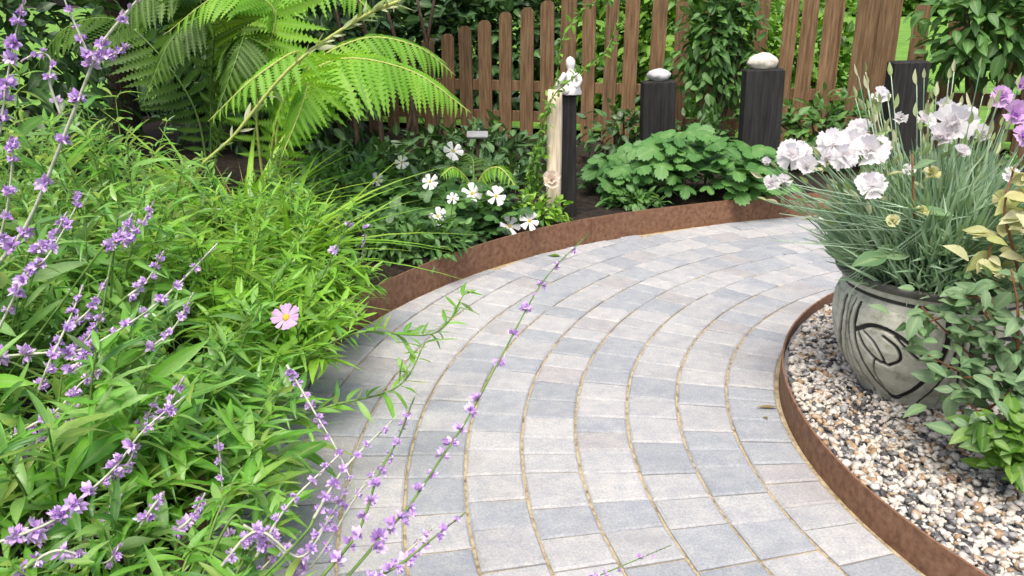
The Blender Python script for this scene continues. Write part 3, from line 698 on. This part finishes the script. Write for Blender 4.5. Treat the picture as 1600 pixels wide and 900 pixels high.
# tall yellow-green stalk crossing the fern
st = thing('flower_stalk', (at(290, 330, 3.6).x, 3.6, .13), 'tall yellow-green flower stalk leaning across the fern', 'flower stalk')
bp_ = [Vector((st.location.x, 3.6, .1)), at(297, 290, 3.6), at(367, 210, 3.6), at(455, 105, 3.6), at(560, 30, 3.6), at(622, 2, 3.6)]
P = spline(bp_, 40); b = MB(); b.tube(P, .006, .007, 6); b.build('stem', M['stem_yellow'], st, st.location)
mats = []
for i in range(12, 40):
    for k in range(3 if i > 24 else 1):
        d = (P[min(39, i+1)]-P[i-1]).normalized()+rv(.45); mats.append(m4(frame(d, rv()), P[i], random.uniform(.05, .1)))
put_leaves(st, mats, [blade(5, .22, .4, -.1)], M['bud'], 200, 'bract')

# --- left foreground: salvias
def salvia(i, x, y, h, spread, nst, lsize, label, mat='leaf_salvia', cap=260):
    pl = thing('salvia', (x, y, .1), label, 'salvia', 'salvias in the left bed'); mats = []
    for s in range(int(nst*.92)):
        a = random.uniform(0, 2*math.pi); rr_ = spread*math.sqrt(random.random()); hh = h*random.uniform(.5, 1.2)*(1-.25*(rr_/spread)**2)
        p0 = Vector((x, y, .09))+Vector((math.cos(a), math.sin(a), 0))*rr_*.35
        p2 = Vector((x, y, .1))+Vector((math.cos(a)*rr_, math.sin(a)*rr_, hh))
        P = spline([p0, p0.lerp(p2, .5)+Vector((0, 0, .06)), p2], 14)
        b = MB(); b.tube(P, .0042, .002, 5); b.build('stem', M['stem'], pl, pl.location)
        tw = random.uniform(0, 3)
        for k in range(3, 14):
            p = P[k]; tan = (P[min(13, k+1)]-P[k-1]).normalized()
            for e in range(2 if k < 12 else 4):
                if random.random() < .1: continue
                an = tw+k*1.57+e*(math.pi if k < 12 else 1.57)+random.gauss(0, .25); d = Vector((math.cos(an), math.sin(an), random.uniform(-.45, .9)))+tan*.35
                sz = lsize*random.uniform(.45, 1.2)*(1 if k < 12 else .65)
                mats.append(m4(frame(d, Vector((0, 0, 1))+rv(.35)), p+rv(.006), sz))
    put_leaves(pl, mats, MIXED, M[mat], cap); return pl
SV_ = [(-.66, 1.22, .30, .36, 34, .10, 'salvia clump at the bottom edge spilling over the paving'),
       (-1.02, 1.62, .44, .36, 40, .14, 'salvia clump with long leaves at the lower left of the photo'),
       (-1.50, 1.95, .60, .36, 42, .14, 'salvia clump at the left photo edge, above the bottom corner', 'leaf_pale'),
       (-.92, 2.12, .38, .32, 38, .12, 'salvia clump leaning over the path edge at mid left', 'leaf_deep'),
       (-1.38, 2.45, .62, .38, 44, .13, 'bushy darker salvia clump in the middle of the left bed', 'leaf_deep'),
       (-1.95, 2.70, .90, .42, 44, .14, 'tall salvia clump against the left photo edge'),
       (-1.05, 2.80, .52, .36, 46, .115, 'fine-leaved green clump behind the pink daisy', 'leaf_fine'),
       (-1.55, 3.25, .72, .44, 46, .14, 'broad-leaved green clump in front of the shaded fern', 'leaf_salvia'),
       (-2.3, 3.4, 1.0, .44, 40, .15, 'tall pale-leaved clump at the upper left photo edge', 'leaf_pale'),
       (-.95, 3.36, .46, .30, 42, .105, 'fine-leaved clump filling the bend of the tall steel edging', 'leaf_fine'),
       (-.76, 1.78, .30, .30, 40, .125, 'low salvia clump right against the left edging'),
       (-.77, 2.48, .30, .28, 40, .12, 'low fine-leaved clump hiding the edging left of the pink daisy', 'leaf_fine'),
       (-.74, 3.02, .28, .24, 30, .10, 'low fine-leaved clump hiding the edging right of the pink daisy', 'leaf_fine'),
       (-1.95, 3.95, .66, .42, 44, .11, 'leafy clump below the shaded fern at the upper left'),
       (-1.25, 3.85, .5, .36, 40, .11, 'leafy clump directly below the bright fern', 'leaf_deep')]
salv = [salvia(i, *a) for i, a in enumerate(SV_)]
# floret spikes along hand-placed stems
FLORET = None
def floret_base():
    V = []; F = []; rg = random.Random(3)
    for k in range(9):
        b, f = blade(3, .5+.2*rg.random(), .5, rg.uniform(-.5, .6)); L = rg.uniform(.55, 1.05)
        m_ = Matrix.Rotation(k*2.4, 3, 'Y') @ Matrix.Rotation(rg.uniform(.1, 1.15), 3, 'X')
        o_ = len(V); V += [tuple(m_ @ (Vector(v)*L)) for v in b]; F += [tuple(i+o_ for i in q_) for q_ in f]
    return np.array(V), np.array(F)
FLORET = floret_base()
BUDB = blade(4, .5, .8, .1)
M['petal_tip'] = leaf_mat('spike_tip', [(.42, .28, .46), (.5, .38, .5), (.36, .2, .5)], .3, .6, .2, (1, 1, 1))
def spike(plant, ctrl, n0, n1, fs, pale=True, start=.1, dens=1.0, r=.0035):
    P = spline(ctrl, 40); b = MB(); b.tube(P, r, r*.45, 5)
    sp = b.build('flower_spike', M['stem_pale' if pale else 'stem'], plant, plant.location)
    nn = max(3, int(n0*dens*1.25)); calyx = []; tips = []
    for i in range(14):
        t = .8+.2*i/14; k = min(38, int(t*39)); d = (P[k+1]-P[k]).normalized()+rv(.35)
        tips.append(m4(frame(d, rv()), P[k]-plant.location, fs*.75*(1.2-.5*i/14)))
    merged('tip_buds', BUDB, tips, M['petal_tip'], sp, kind='stuff')
    for i in range(nn):
        t = start+(1-start)*(i+random.uniform(-.25, .25))/nn; t = min(max(t, 0), .99); k = int(t*39); p = P[k]; tan = (P[k+1]-P[k]).normalized()
        for e in range(random.choice((2, 3, 3, 5)) if n1 else 1):
            d = rv(); d = (d-tan*d.dot(tan)).normalized()+tan*random.uniform(.1, .7)+Vector((0, -.25, 0))
            s = fs*1.25*random.uniform(.6, 1.25)*(1-.45*t)
            link('floret', leaf_mesh('floret', FLORET, M['petal_purple']), sp, mat4=m4(frame(d, rv()), p+d*.004-plant.location, s))
            calyx.append(m4(frame(d, rv()), p-plant.location, s*.7))
    if calyx: merged('calyx', BUDB, calyx, M['bud'] if not pale else M['stem_pale'], sp, kind='stuff')
S = salv
def rooted(pl, c0, c1, r, mat):
    b0 = pl.location+Vector((random.uniform(-.06, .06), random.uniform(-.06, .06), -.02)); b = MB()
    b.tube(spline([b0, b0.lerp(c0-(c1-c0)*.6, .6), c0-(c1-c0)*.35, c0+(c1-c0)*.02], 16), r*.8, r*.8, 5); b.build('stem', mat, pl, pl.location)
def sp_(pi, pts, n, fs=.017, root=True, **k):
    C = [at(*p) for p in pts]; spike(S[pi], C, n, 1, fs, **k)
    if root: rooted(S[pi], C[0], C[1], k.get('r', .0035), M['stem'])
sp_(2, [(-40, 560, 1.75), (60, 552, 1.75), (130, 545, 1.75), (210, 500, 1.78), (270, 452, 1.8), (340, 380, 1.85)], 9)
sp_(1, [(-40, 860, 1.3), (75, 818, 1.32), (130, 775, 1.35), (180, 730, 1.38), (225, 672, 1.4), (290, 618, 1.45)], 9, .018)
sp_(1, [(20, 900, 1.25), (90, 860, 1.27), (160, 880, 1.3), (190, 850, 1.32)], 6)
sp_(2, [(-30, 710, 1.6), (40, 670, 1.6), (90, 640, 1.62), (125, 600, 1.65), (160, 575, 1.68)], 8)
sp_(2, [(60, 610, 1.7), (80, 560, 1.7), (108, 500, 1.75), (130, 445, 1.8)], 6, .014)
sp_(5, [(-40, 470, 2.0), (0, 410, 2.0), (45, 345, 2.0), (95, 225, 2.0), (130, 137, 2.0), (158, 70, 2.0), (215, 0, 2.0), (240, -30, 2.0)], 8, .022, r=.006)
sp_(5, [(95, 180, 2.0), (78, 130, 2.0), (80, 95, 2.0), (62, 82, 2.0), (32, 96, 2.0)], 4, .012, root=False)
sp_(5, [(140, 90, 2.0), (125, 55, 2.0), (105, 10, 2.0), (95, -20, 2.0)], 4, .013, root=False)
sp_(5, [(150, 85, 2.0), (175, 85, 2.0), (203, 70, 2.0)], 4, .014, root=False)
sp_(8, [(0, 210, 2.4), (10, 130, 2.4), (25, 50, 2.4), (40, -10, 2.4)], 6, .024)
sp_(5, [(-20, 440, 1.9), (10, 330, 1.9), (20, 240, 1.9), (18, 215, 1.9)], 6, .018)
sp_(5, [(-10, 530, 1.8), (30, 450, 1.8), (50, 420, 1.8), (75, 400, 1.8), (120, 320, 1.85), (118, 300, 1.85)], 8, .016)
sp_(0, [(540, 905, 1.32), (600, 835, 1.4), (640, 790, 1.47), (690, 715, 1.56), (730, 655, 1.64), (790, 545, 1.8), (850, 438, 1.95), (920, 365, 2.1)], 15, .0175, pale=False)
sp_(0, [(500, 905, 1.3), (560, 830, 1.35), (590, 745, 1.42), (620, 690, 1.48), (648, 620, 1.5)], 10, .013, pale=False)
sp_(0, [(560, 915, 1.3), (620, 885, 1.34), (665, 850, 1.38), (728, 800, 1.42)], 9, .014, pale=False)
sp_(0, [(800, 960, 1.35), (900, 915, 1.38), (970, 885, 1.42), (1048, 852, 1.45)], 7, .009, pale=False, r=.002)
sp_(3, [(448, 570, 1.87), (466, 600, 1.85), (495, 650, 1.8), (525, 700, 1.7), (560, 775, 1.65)], 9, .012, root=False)
sp_(3, [(362, 850, 1.55), (350, 800, 1.58), (346, 740, 1.6), (340, 680, 1.6)], 7, .011)
sp_(0, [(380, 820, 1.35), (430, 850, 1.35), (480, 890, 1.35), (560, 770, 1.4), (600, 720, 1.45)], 9, .012)
sp_(0, [(330, 905, 1.3), (400, 830, 1.32), (470, 870, 1.32), (520, 800, 1.38), (550, 750, 1.4)], 9, .013)
sp_(1, [(220, 820, 1.4), (240, 790, 1.4), (255, 770, 1.42)], 4, .012)
sp_(3, [(500, 440, 2.6), (545, 350, 2.6), (570, 345, 2.6), (565, 410, 2.6)], 3, .018, pale=False)
for k in range(16):
    x0 = random.uniform(-20, 330); y0 = random.uniform(380, 860); Yk = 1.95-(y0-380)/480*.55; L_ = random.uniform(70, 130)
    sp_([2, 1, 4][k % 3], [(x0, y0, Yk), (x0+.35*L_, y0-.3*L_, Yk+.02), (x0+.6*L_, y0-.75*L_, Yk+.03)], random.choice((4, 5, 6)), .013)
for x0, y0 in ((520, 800), (470, 760), (620, 870), (560, 700), (410, 880)):
    sp_(0, [(x0-70, y0+110, 1.33), (x0-20, y0+30, 1.38), (x0+60, y0-50, 1.45)], 6, .011)
# arching leafy stems over the paving
for pts in ([(380, 700, 2.0), (500, 640, 2.05), (620, 605, 2.1), (665, 535, 2.2)], [(470, 560, 2.3), (560, 520, 2.4), (680, 520, 2.5), (728, 455, 2.6)]):
    P = spline([at(*p) for p in pts], 26); rooted(S[3], P[0], P[1], .004, M['stem']); b = MB(); b.tube(P, .004, .002, 5); b.build('leafy_stem', M['stem'], S[3], S[3].location)
    mats = [m4(frame((P[min(25, i+1)]-P[i-1])+rv(.02)+Vector((0, 0, random.uniform(-.04, .05))), rv(.5)+Vector((0, 0, 1))), P[i], random.uniform(.06, .12)) for i in range(3, 26) for _ in range(2)]
    mats = [m4(frame(m_.to_3x3() @ Vector((random.choice((-.8, .8)), .7, random.uniform(-.3, .3))), Vector((0, 0, 1))+rv(.3)), m_.translation, m_.to_scale()[1]*.8) for m_ in mats]
    put_leaves(S[3], mats, LANCE, M['leaf_salvia'], 60)
# pink daisy
PETD = petal(.02, 3, .38, .08)
def daisy(plant, c, face, rad, npet, base, mat, eye, layers=1, eyer=.25, name='flower', key='d', jit=.06):
    f3 = frame(Vector((.2, .1, 1)).cross(face), face)     # z = face
    V, F = SV, SF; me = leaf_mesh('eye_'+eye+key, (V*np.array([eyer, eyer, eyer*.45]), F), M[eye])
    fl = link(name, me, plant, mat4=m4(f3, c-plant.location, rad))
    for L in range(layers):
        for k in range(npet-L*(npet//4)):
            a = 2*math.pi*k/(npet-L*(npet//4))+L*.4+random.gauss(0, jit); tilt = .12+.5*L+random.gauss(0, .08)
            rm = Matrix.Rotation(a, 3, 'Z') @ Matrix.Rotation(tilt, 3, 'X')
            s = (1-.25*L)*random.uniform(.92, 1.06)
            link('petal', leaf_mesh('petal_'+key, base, M[mat]), fl, mat4=m4(rm, rm @ Vector((0, .08, .02*L)), s))
    return fl
dz = thing('daisy', (at(447, 700, 2.3).x, 2.45, .1), 'single pink daisy with yellow eye standing among green salvia leaves', 'daisy')
dc = at(447, 496, 2.25); b = MB(); b.tube(spline([dz.location, dz.location.lerp(dc, .6)+Vector((.03, 0, .05)), dc+Vector((0, .02, -.01))], 10), .003, .002, 5); b.build('stem', M['stem'], dz, dz.location)
daisy(dz, dc, Vector((0, -.75, .65)), .04, 16, PETD, 'petal_pink', 'eye', 1, .3, key='pink')
# strap-leaf clumps at the bend of the edging and in the far left bed
def straps(x, y, n, L, w, label, mat='leaf_strap', cap=160, name='strap_leaf_plant'):
    pl = thing(name, (x, y, .1), label, 'plant'); mats = []; bases = [blade(9, w, .5, d, .5) for d in (.25, .55, .9)]
    for i in range(n):
        a = random.uniform(0, 6.28); d = Vector((math.cos(a)*.55, math.sin(a)*.55, random.uniform(.5, 1.2)))
        mats.append(m4(frame(d, Vector((-math.cos(a), -math.sin(a), .6))), pl.location+rv(.03)*Vector((1, 1, 0)).length, L*random.uniform(.6, 1.15)))
    for m_ in mats: m_.translation.z = .09
    put_leaves(pl, mats, bases, M[mat], cap); return pl
straps(-1.02, 3.55, 70, .72, .05, 'strap-leaved green clump beside the bend of the tall steel edging')
straps(-1.4, 4.1, 60, .8, .05, 'strap-leaved green clump below the bright fern')
straps(-.93, 3.05, 60, .42, .06, 'short strap-leaved clump spilling over the left edging')
straps(-2.2, 3.05, 40, .95, .05, 'tall strap-leaved clump at the left photo edge')

straps(at(385, 280, 4.25).x, 4.25, 150, .5, .022, 'dry tan grass tuft below the bright fern', 'deadleaf', 150, 'dry_grass_tuft')  # tuft of dry tan grass, built from thin straps
# --- white anemones
PETA = petal(.06, 4, .72, .05)
an = []
def anemone_plant(pts, Y, label, nleaf, spreadx):
    cx = sum(at(p[0], p[1], Y).x for p in pts)/len(pts)
    pl = thing('anemone', (cx, Y, .1), label, 'anemone', 'white anemones along the steel edging'); mats = []
    for px, py, rad in pts:
        c = at(px, py, Y-random.uniform(0, .12)); b = MB(); b.tube(spline([Vector((cx+(c.x-cx)*.6, Y+.03, .09)), Vector(((cx+c.x)/2, Y, c.z*.55)), c], 8), .003, .002, 5); b.build('stem', M['stem'], pl, pl.location)
        daisy(pl, c, Vector((random.uniform(-.3, .3), -.85, .5)), rad, 6, PETA, 'petal_anemone', 'eye', 1, .2, key='anem', jit=.12)
    for i in range(nleaf):
        p = Vector((cx+random.gauss(0, spreadx), Y+random.gauss(0, .13), .1+abs(random.gauss(.05, .09))))
        if math.hypot(p.x-CX, p.y-CY) < r_out(math.atan2(p.y-CY, p.x-CX))+.09: continue
        mats.append(m4(frame(Vector((random.gauss(0, 1), random.gauss(-.3, 1), random.uniform(-.1, .5))), Vector((0, -.2, 1))+rv(.3)), p, random.uniform(.06, .12)))
    put_leaves(pl, mats, PALM, M['leaf_mid' if len(pts) > 2 else 'leaf_dark'], 140); return pl
anemone_plant([(588, 281, .042), (628, 254, .04), (708, 236, .055)], 4.75, 'anemone with three scattered white flowers left of the slate marker', 150, .25)
anemone_plant([(672, 284, .045), (738, 302, .055), (775, 306, .052)], 4.45, 'anemone with white flowers below the slate marker', 110, .2)
anemone_plant([(684, 338, .045), (708, 310, .03)], 4.15, 'anemone with one white flower in dark foliage near the bend', 150, .2)
anemone_plant([(796, 353, .055), (827, 345, .052)], 4.36, 'anemone with two white flowers just above the steel edging', 60, .12)
shrub('ground_cover', (-.55, 3.95, .16), (.34, .2, .17), 620, .05, OVAL, 'leaf_mid', 'dense small-leaved green mound behind the bend of the edging', 'ground cover', 280, shell=.35, bark='stem')
shrub('ground_cover', (-.2, 4.6, .12), (.5, .2, .13), 320, .06, OVAL, 'leaf_dark', 'dark ground cover below the anemones', 'ground cover', 150, shell=.3, bark='stem')
shrub('ground_cover', (.15, 4.62, .13), (.2, .12, .13), 260, .05, OVAL, 'leaf_strap', 'yellowish green ground cover beside the pale stake', 'ground cover', 150, shell=.3, bark='stem')
shrub('ground_cover', (-1.15, 4.15, .14), (.5, .3, .2), 520, .07, OVAL, 'leaf_mid', 'low leafy ground cover under the fern front', 'ground cover', 200, shell=.3, bark='stem')
shrub('ground_cover', (.75, 4.98, .12), (.22, .1, .1), 160, .06, OVAL, 'leaf_mid', 'low green ground cover right of the narrow charcoal post', 'ground cover', 120, shell=.3, bark='stem')
shrub('ground_cover', (-.35, 5.5, .14), (.9, .4, .2), 620, .09, OVAL, 'leaf_dark', 'dark leafy ground cover behind the anemones', 'ground cover', 200, shell=.3, bark='stem')
shrub('ground_cover', (2.9, 5.2, .14), (.8, .35, .25), 500, .08, OVAL, 'leaf_mid', 'leafy ground cover behind the white dianthus flowers', 'ground cover', 150, shell=.3, bark='stem')
shrub('ground_cover', (-.95, 4.75, .2), (.42, .28, .24), 620, .085, OVAL, 'leaf_mid', 'leafy green ground cover between the bright fern and the anemones', 'ground cover', 260, shell=.3, bark='stem')
shrub('ground_cover', (-1.0, 5.5, .2), (.6, .35, .25), 520, .1, OVAL, 'leaf_dark', 'dark leafy ground cover in shade right of the bright fern', 'ground cover', 200, shell=.3, bark='stem')
# --- lobed-leaf plant by the posts
hy = thing('lobed_leaf_plant', (1.12, 5.3, .1), 'broad green lobed-leaf plant spilling over the edging between the posts', 'plant'); mats = []
for i in range(230):
    u = random.uniform(-1, 1); v = random.uniform(-1, 1)
    p = Vector((1.12+u*.56, 5.32+v*.24, .12+.42*(1-.55*u*u)*(1-.35*v*v)*random.uniform(.3, 1)))
    d = Vector((u+random.gauss(0, .5), -.6+v*.5+random.gauss(0, .4), random.uniform(-.5, .2)))
    mats.append(m4(frame(d, Vector((0, -.45, 1))+rv(.25)), p, random.uniform(.1, .19)))
put_leaves(hy, mats, PALM, M['leaf_big'], 230)
stems_part(hy, [spline([Vector((1.12, 5.3, .08)), Vector((1.12+u*.25, 5.3, .25)), Vector((1.12+u*.5, 5.25, .33))], 7) for u in (-1, -.5, 0, .5, 1)], .006, .003, M['stem'])
# --- climbing stem across stake and post
cl = thing('climbing_rose', (at(835, 280, 4.75).x, 4.75, .1), 'climbing rose shoots with one cream bloom twining past the pale stake', 'climber'); mats = []
for pts in ([(838, 300, 4.72), (848, 220, 4.65), (862, 155, 4.62), (900, 118, 4.62), (945, 82, 4.65), (968, 25, 4.7)], [(838, 300, 4.74), (843, 210, 4.66), (868, 130, 4.7), (880, 60, 4.75), (915, 12, 4.8), (955, -5, 4.8)], [(825, 310, 4.7), (828, 270, 4.66), (840, 225, 4.64)]):
    P = spline([at(*p) for p in pts], 30); b = MB(); b.tube(P, .005, .003, 5); b.build('stem', M['stem'], cl, cl.location)
    mats += [m4(frame(rv(), Vector((0, -.4, 1))+rv(.4)), P[i]+rv(.006), random.uniform(.025, .055)) for i in range(30) for _ in range(3)]
put_leaves(cl, mats, OVAL, M['leaf_hedge'], 280)
M['petal_cream'] = leaf_mat('cream_petal', [(.72, .60, .48), (.8, .70, .6), (.76, .64, .55)], .3, .6, .2, (1, 1, 1))
daisy(cl, at(862, 281, 4.6), Vector((-.1, -.9, .35)), .05, 7, petal(.04, 4, 1.0, .35), 'petal_cream', 'eye', 3, .16, key='rose')
b = MB(); b.tube(spline([at(840, 300, 4.7), at(850, 305, 4.65), at(862, 284, 4.61)], 7), .003, .002, 5); b.build('stem', M['stem'], cl, cl.location)

# ------------------------------------------------------------------ dianthus in the pot
T = PC+Vector((0, 0, .385))
di = thing('dianthus', T, 'dianthus with grey-green tuft and white double flowers in the relief pot', 'dianthus')
mats = []
for i in range(4600):
    a = random.uniform(0, 6.28); rr_ = .36*math.sqrt(random.random()); k = rr_/.36
    p = T+Vector((math.cos(a)*rr_*.72, math.sin(a)*rr_*.72, random.uniform(0, .32)*(1-.5*k*k)))
    d = Vector((math.cos(a)*k*1.0, math.sin(a)*k*1.0, random.uniform(.35, 1.1)))+rv(.18)
    mats.append(m4(frame(d, Vector((math.cos(a), math.sin(a), .5))+rv(.3)), p, random.uniform(.1, .2)))
put_leaves(di, mats, [blade(5, .06, .5, d, .7) for d in (.1, .3, -.1)], M['dianthus'], 0)
PETW = [petal(.09, 7, 1.05, .12), petal(.12, 7, .95, .3)]
def dflower(px, py, Y, rad, face=None, eye='petal_white', mat='petal_white'):
    c = at(px, py, Y); root = T+Vector(((c.x-T.x)*.35, (c.y-T.y)*.35, 0))
    P = spline([root, root.lerp(c, .5)+Vector((0, 0, .05)), c+Vector((0, .01, -rad*.5))], 12)
    b = MB(); b.tube(P, .0028, .002, 5); b.build('stem', M['dianthus'], di, di.location)
    face = face or Vector((random.uniform(-.5, .2), -.75, random.uniform(.3, .9)))
    f3 = frame(Vector((.2, .1, 1)).cross(face), face)
    b = MB(); b.tube([(0, 0, -.62), (0, 0, -.5), (0, 0, -.1), (0, 0, .0)], .14, .24, 7)
    if 'calyx' not in _mesh_cache: _mesh_cache['calyx'] = mesh_np('calyx', b.V, b.F, M['bud'])
    fl = link('flower', _mesh_cache['calyx'], di, mat4=m4(f3, c-di.location, rad))
    opn = random.choice((0, 0, .15, .35, .7))
    for L, npet in ((0, random.choice((5, 6))), (1, random.choice((4, 5))), (2, random.choice((2, 3, 4)))):
        for k in range(npet):
            rm = Matrix.Rotation(2*math.pi*k/npet+L*.55+random.gauss(0, .1), 3, 'Z') @ Matrix.Rotation(.05+opn+.42*L+random.gauss(0, .2), 3, 'X')
            link('petal', leaf_mesh('petal_w%d' % (L > 0)+mat, PETW[L > 0], M[mat]), fl, mat4=m4(rm, rm @ Vector((0, .03, 0))+Vector((0, 0, .04*L)), (1, .8, .55)[L]*random.uniform(.9, 1.1)))
    if eye != 'petal_white': link('eye', leaf_mesh('veye', (SV*np.array([.33, .33, .2])+np.array([0, 0, .16]), SF), M[eye]), fl)
for px, py, Y, rad in ((1237, 242, 2.55, .052), (1262, 262, 2.5, .04), (1302, 224, 2.5, .055), (1335, 222, 2.55, .058), (1358, 236, 2.45, .058), (1318, 245, 2.4, .045), (1362, 291, 2.35, .052), (1490, 196, 2.5, .074), (1445, 190, 2.6, .04), (1225, 285, 2.5, .03), (1205, 285, 2.55, .028), (1376, 150, 2.75, .035), (1480, 170, 2.7, .045), (1510, 180, 2.75, .04), (1535, 210, 2.6, .035), (1580, 275, 2.4, .03), (1278, 235, 2.65, .036), (1500, 240, 2.4, .032), (1420, 265, 2.5, .022), (1198, 255, 2.6, .026), (1290, 250, 2.45, .04), (1345, 205, 2.65, .045), (1470, 215, 2.5, .05), (1515, 195, 2.6, .045), (1250, 235, 2.6, .042), (1405, 185, 2.7, .03)):
    dflower(px, py, Y, rad*random.uniform(.8, 1.0))
for px, py, Y, rad in ((1455, 272, 2.4, .026), (1395, 345, 2.32, .02), (1568, 312, 2.3, .028), (1440, 330, 2.32, .018)): dflower(px, py, Y, rad, None, 'petal_white', 'leaf_cream')
for px, py, Y, rad in ((1563, 152, 2.6, .034), (1586, 178, 2.5, .042), (1600, 212, 2.45, .036), (1594, 135, 2.7, .03), (1632, 190, 2.5, .04)):
    dflower(px, py, Y, rad, Vector((-.15, -.9, .35)), 'violet_eye', 'petal_pink')
mats = []; paths = []
for i in range(64):
    if i < 40: px, py = random.uniform(1330, 1600), random.uniform(105, 230)
    else: px, py = random.uniform(1180, 1420), random.uniform(235, 330)
    c = at(px, py, random.uniform(2.4, 2.8)); root = T+Vector(((c.x-T.x)*.5, (c.y-T.y)*.5, .05))
    P = spline([root, root.lerp(c, .55)+Vector((0, 0, .04)), c], 9); paths.append(P); d = (P[-1]-P[-3])
    mats.append(m4(frame(d, rv()), c, random.uniform(.03, .05)))
    for k in (4, 6): mats.append(m4(frame(d+rv(.04), rv()), P[k], .05))
stems_part(di, paths, .0024, .0016, M['dianthus'])
put_leaves(di, mats, [blade(5, .34, .9, -.1, .8)], M['bud'], 200, 'bud', 'buds')
# long bare stems leaning left over the rim
stems_part(di, [spline([T+Vector((-.1, -.05, .02)), T+Vector((-.22, -.05, .08+.02*k)), at(1205+14*k, 300+6*k, 2.6)], 9) for k in range(7)]+[spline([T+Vector((-.05-.015*k, -.1, .03)), T+Vector((-.2, -.1-.01*k, .06+.012*k)), at(1215+random.uniform(-15, 90), 270+random.uniform(0, 110), 2.5)], 9) for k in range(20)], .0022, .0014, M['dianthus'])

# --- leafy shrub right of and before the pot
def leafy(name, stems, nper, size, bases, mat, smat, label, cat, cap, base, spread=.035):
    pl = thing(name, base, label, cat); mats = []
    for pts in stems:
        P = spline([Vector(base)+rv(.015)]+[at(*p) for p in pts], 24); b = MB(); b.tube(P, .0055, .0025, 6); b.build('stem', M[smat], pl, pl.location)
        for i in range(6, 24):
            for _ in range(nper):
                d = Vector((random.gauss(0, 1), random.gauss(-.4, .8), random.uniform(-.5, .5)))
                mats.append(m4(frame(d, Vector((0, -.5, 1))+rv(.35)), P[i]+rv(spread), size*random.uniform(.6, 1.3)))
    put_leaves(pl, mats, bases, M[mat], cap); return pl
leafy('rose_bush', [[(1560, 600, 2.12), (1500, 540, 2.15), (1440, 480, 2.2)], [(1570, 580, 2.1), (1545, 500, 2.15), (1500, 440, 2.2)], [(1580, 600, 2.1), (1520, 590, 2.1), (1450, 555, 2.12)], [(1590, 560, 2.05), (1590, 480, 2.05), (1580, 420, 2.1)], [(1600, 600, 2.0), (1540, 640, 2.02), (1480, 640, 2.08)], [(1620, 600, 2.0), (1640, 520, 2.0), (1620, 430, 2.1)], [(1600, 620, 1.98), (1560, 660, 1.98), (1500, 620, 2.02)], [(1580, 600, 2.08), (1500, 500, 2.15), (1415, 515, 2.2)], [(1600, 560, 2.08), (1540, 470, 2.12), (1480, 470, 2.18)], [(1600, 600, 2.02), (1550, 590, 2.04), (1490, 590, 2.08)]],
      2, .062, OVAL, 'leaf_grey', 'twig', 'grey-green leafy bush with brown stems in front of the relief pot', 'bush', 290, atz(1590, 690, .06))
leafy('bright_leaf_plant', [[(1570, 690, 1.92), (1540, 665, 1.92)], [(1590, 700, 1.9), (1560, 720, 1.9)], [(1600, 690, 1.88), (1600, 650, 1.9)], [(1620, 700, 1.88), (1600, 730, 1.88)]],
      2, .07, OVAL, 'leaf_bright', 'stem', 'bright green leafy plant low on the gravel at the right photo edge', 'plant', 200, atz(1595, 745, .06), .02)
leafy('cream_leaf_shrub', [[(1590, 420, 2.2), (1570, 330, 2.2), (1585, 260, 2.25)], [(1610, 440, 2.15), (1600, 340, 2.2), (1620, 270, 2.2)], [(1560, 450, 2.2), (1545, 400, 2.2), (1555, 370, 2.2)]],
      1, .07, OVAL, 'leaf_cream', 'twig', 'pale cream variegated shrub beside the pot at the right photo edge', 'shrub', 120, atz(1625, 660, .06), .02)
bs = thing('bronze_stem_plant', T+Vector((0, -.1, .002)), 'upright brown stem with large leaves rising through the dianthus', 'plant')
P = spline([bs.location, at(1432, 400, 2.42), at(1428, 320, 2.4), at(1425, 240, 2.42)], 16); stems_part(bs, [P], .0055, .003, M['twig'])
mats = [m4(frame(Vector(d), Vector((0, -.5, 1))), p, s) for d, p, s in (((-1, -.4, .1), at(1420, 395, 2.38), .14), ((.9, -.5, .25), at(1440, 390, 2.38), .16), ((-.3, -.7, .4), at(1425, 330, 2.38), .11), ((.7, -.6, .1), at(1432, 330, 2.38), .1), ((-.5, -.6, .7), at(1425, 275, 2.4), .07), ((.6, -.5, .6), at(1425, 265, 2.4), .07), ((-.9, -.3, -.1), at(1385, 400, 2.34), .12), ((.8, -.5, 0), at(1490, 390, 2.36), .14))]
put_leaves(bs, mats, OVAL, M['leaf_grey'], 40)

# ------------------------------------------------------------------ small litter on the paving
o = link('fallen_leaf', mesh_np('fallen_leaf', OVAL[0][0]*.075, OVAL[0][1], M['leaf_bright']), None, mat4=m4(Matrix.Rotation(1.2, 3, 'Z'), atz(875, 400, .006))); tag(o, 'green leaf lying on the paving beside the far edging', 'leaf')
o = link('fallen_leaf', mesh_np('fallen_leaf', LANCE[0][0]*.075, LANCE[0][1], M['deadleaf']), None, mat4=m4(Matrix.Rotation(1.5, 3, 'Z'), atz(1216, 636, .006))); tag(o, 'dark dry leaf lying on the paving beside the low edging', 'leaf')
o = link('fallen_leaf', mesh_np('fallen_leaf', OVAL[1][0]*.022, OVAL[1][1], M['deadleaf']), None, mat4=m4(Matrix.Rotation(.6, 3, 'Z'), atz(1200, 653, .006))); tag(o, 'tiny brown leaf scrap on the paving near the low edging', 'leaf')
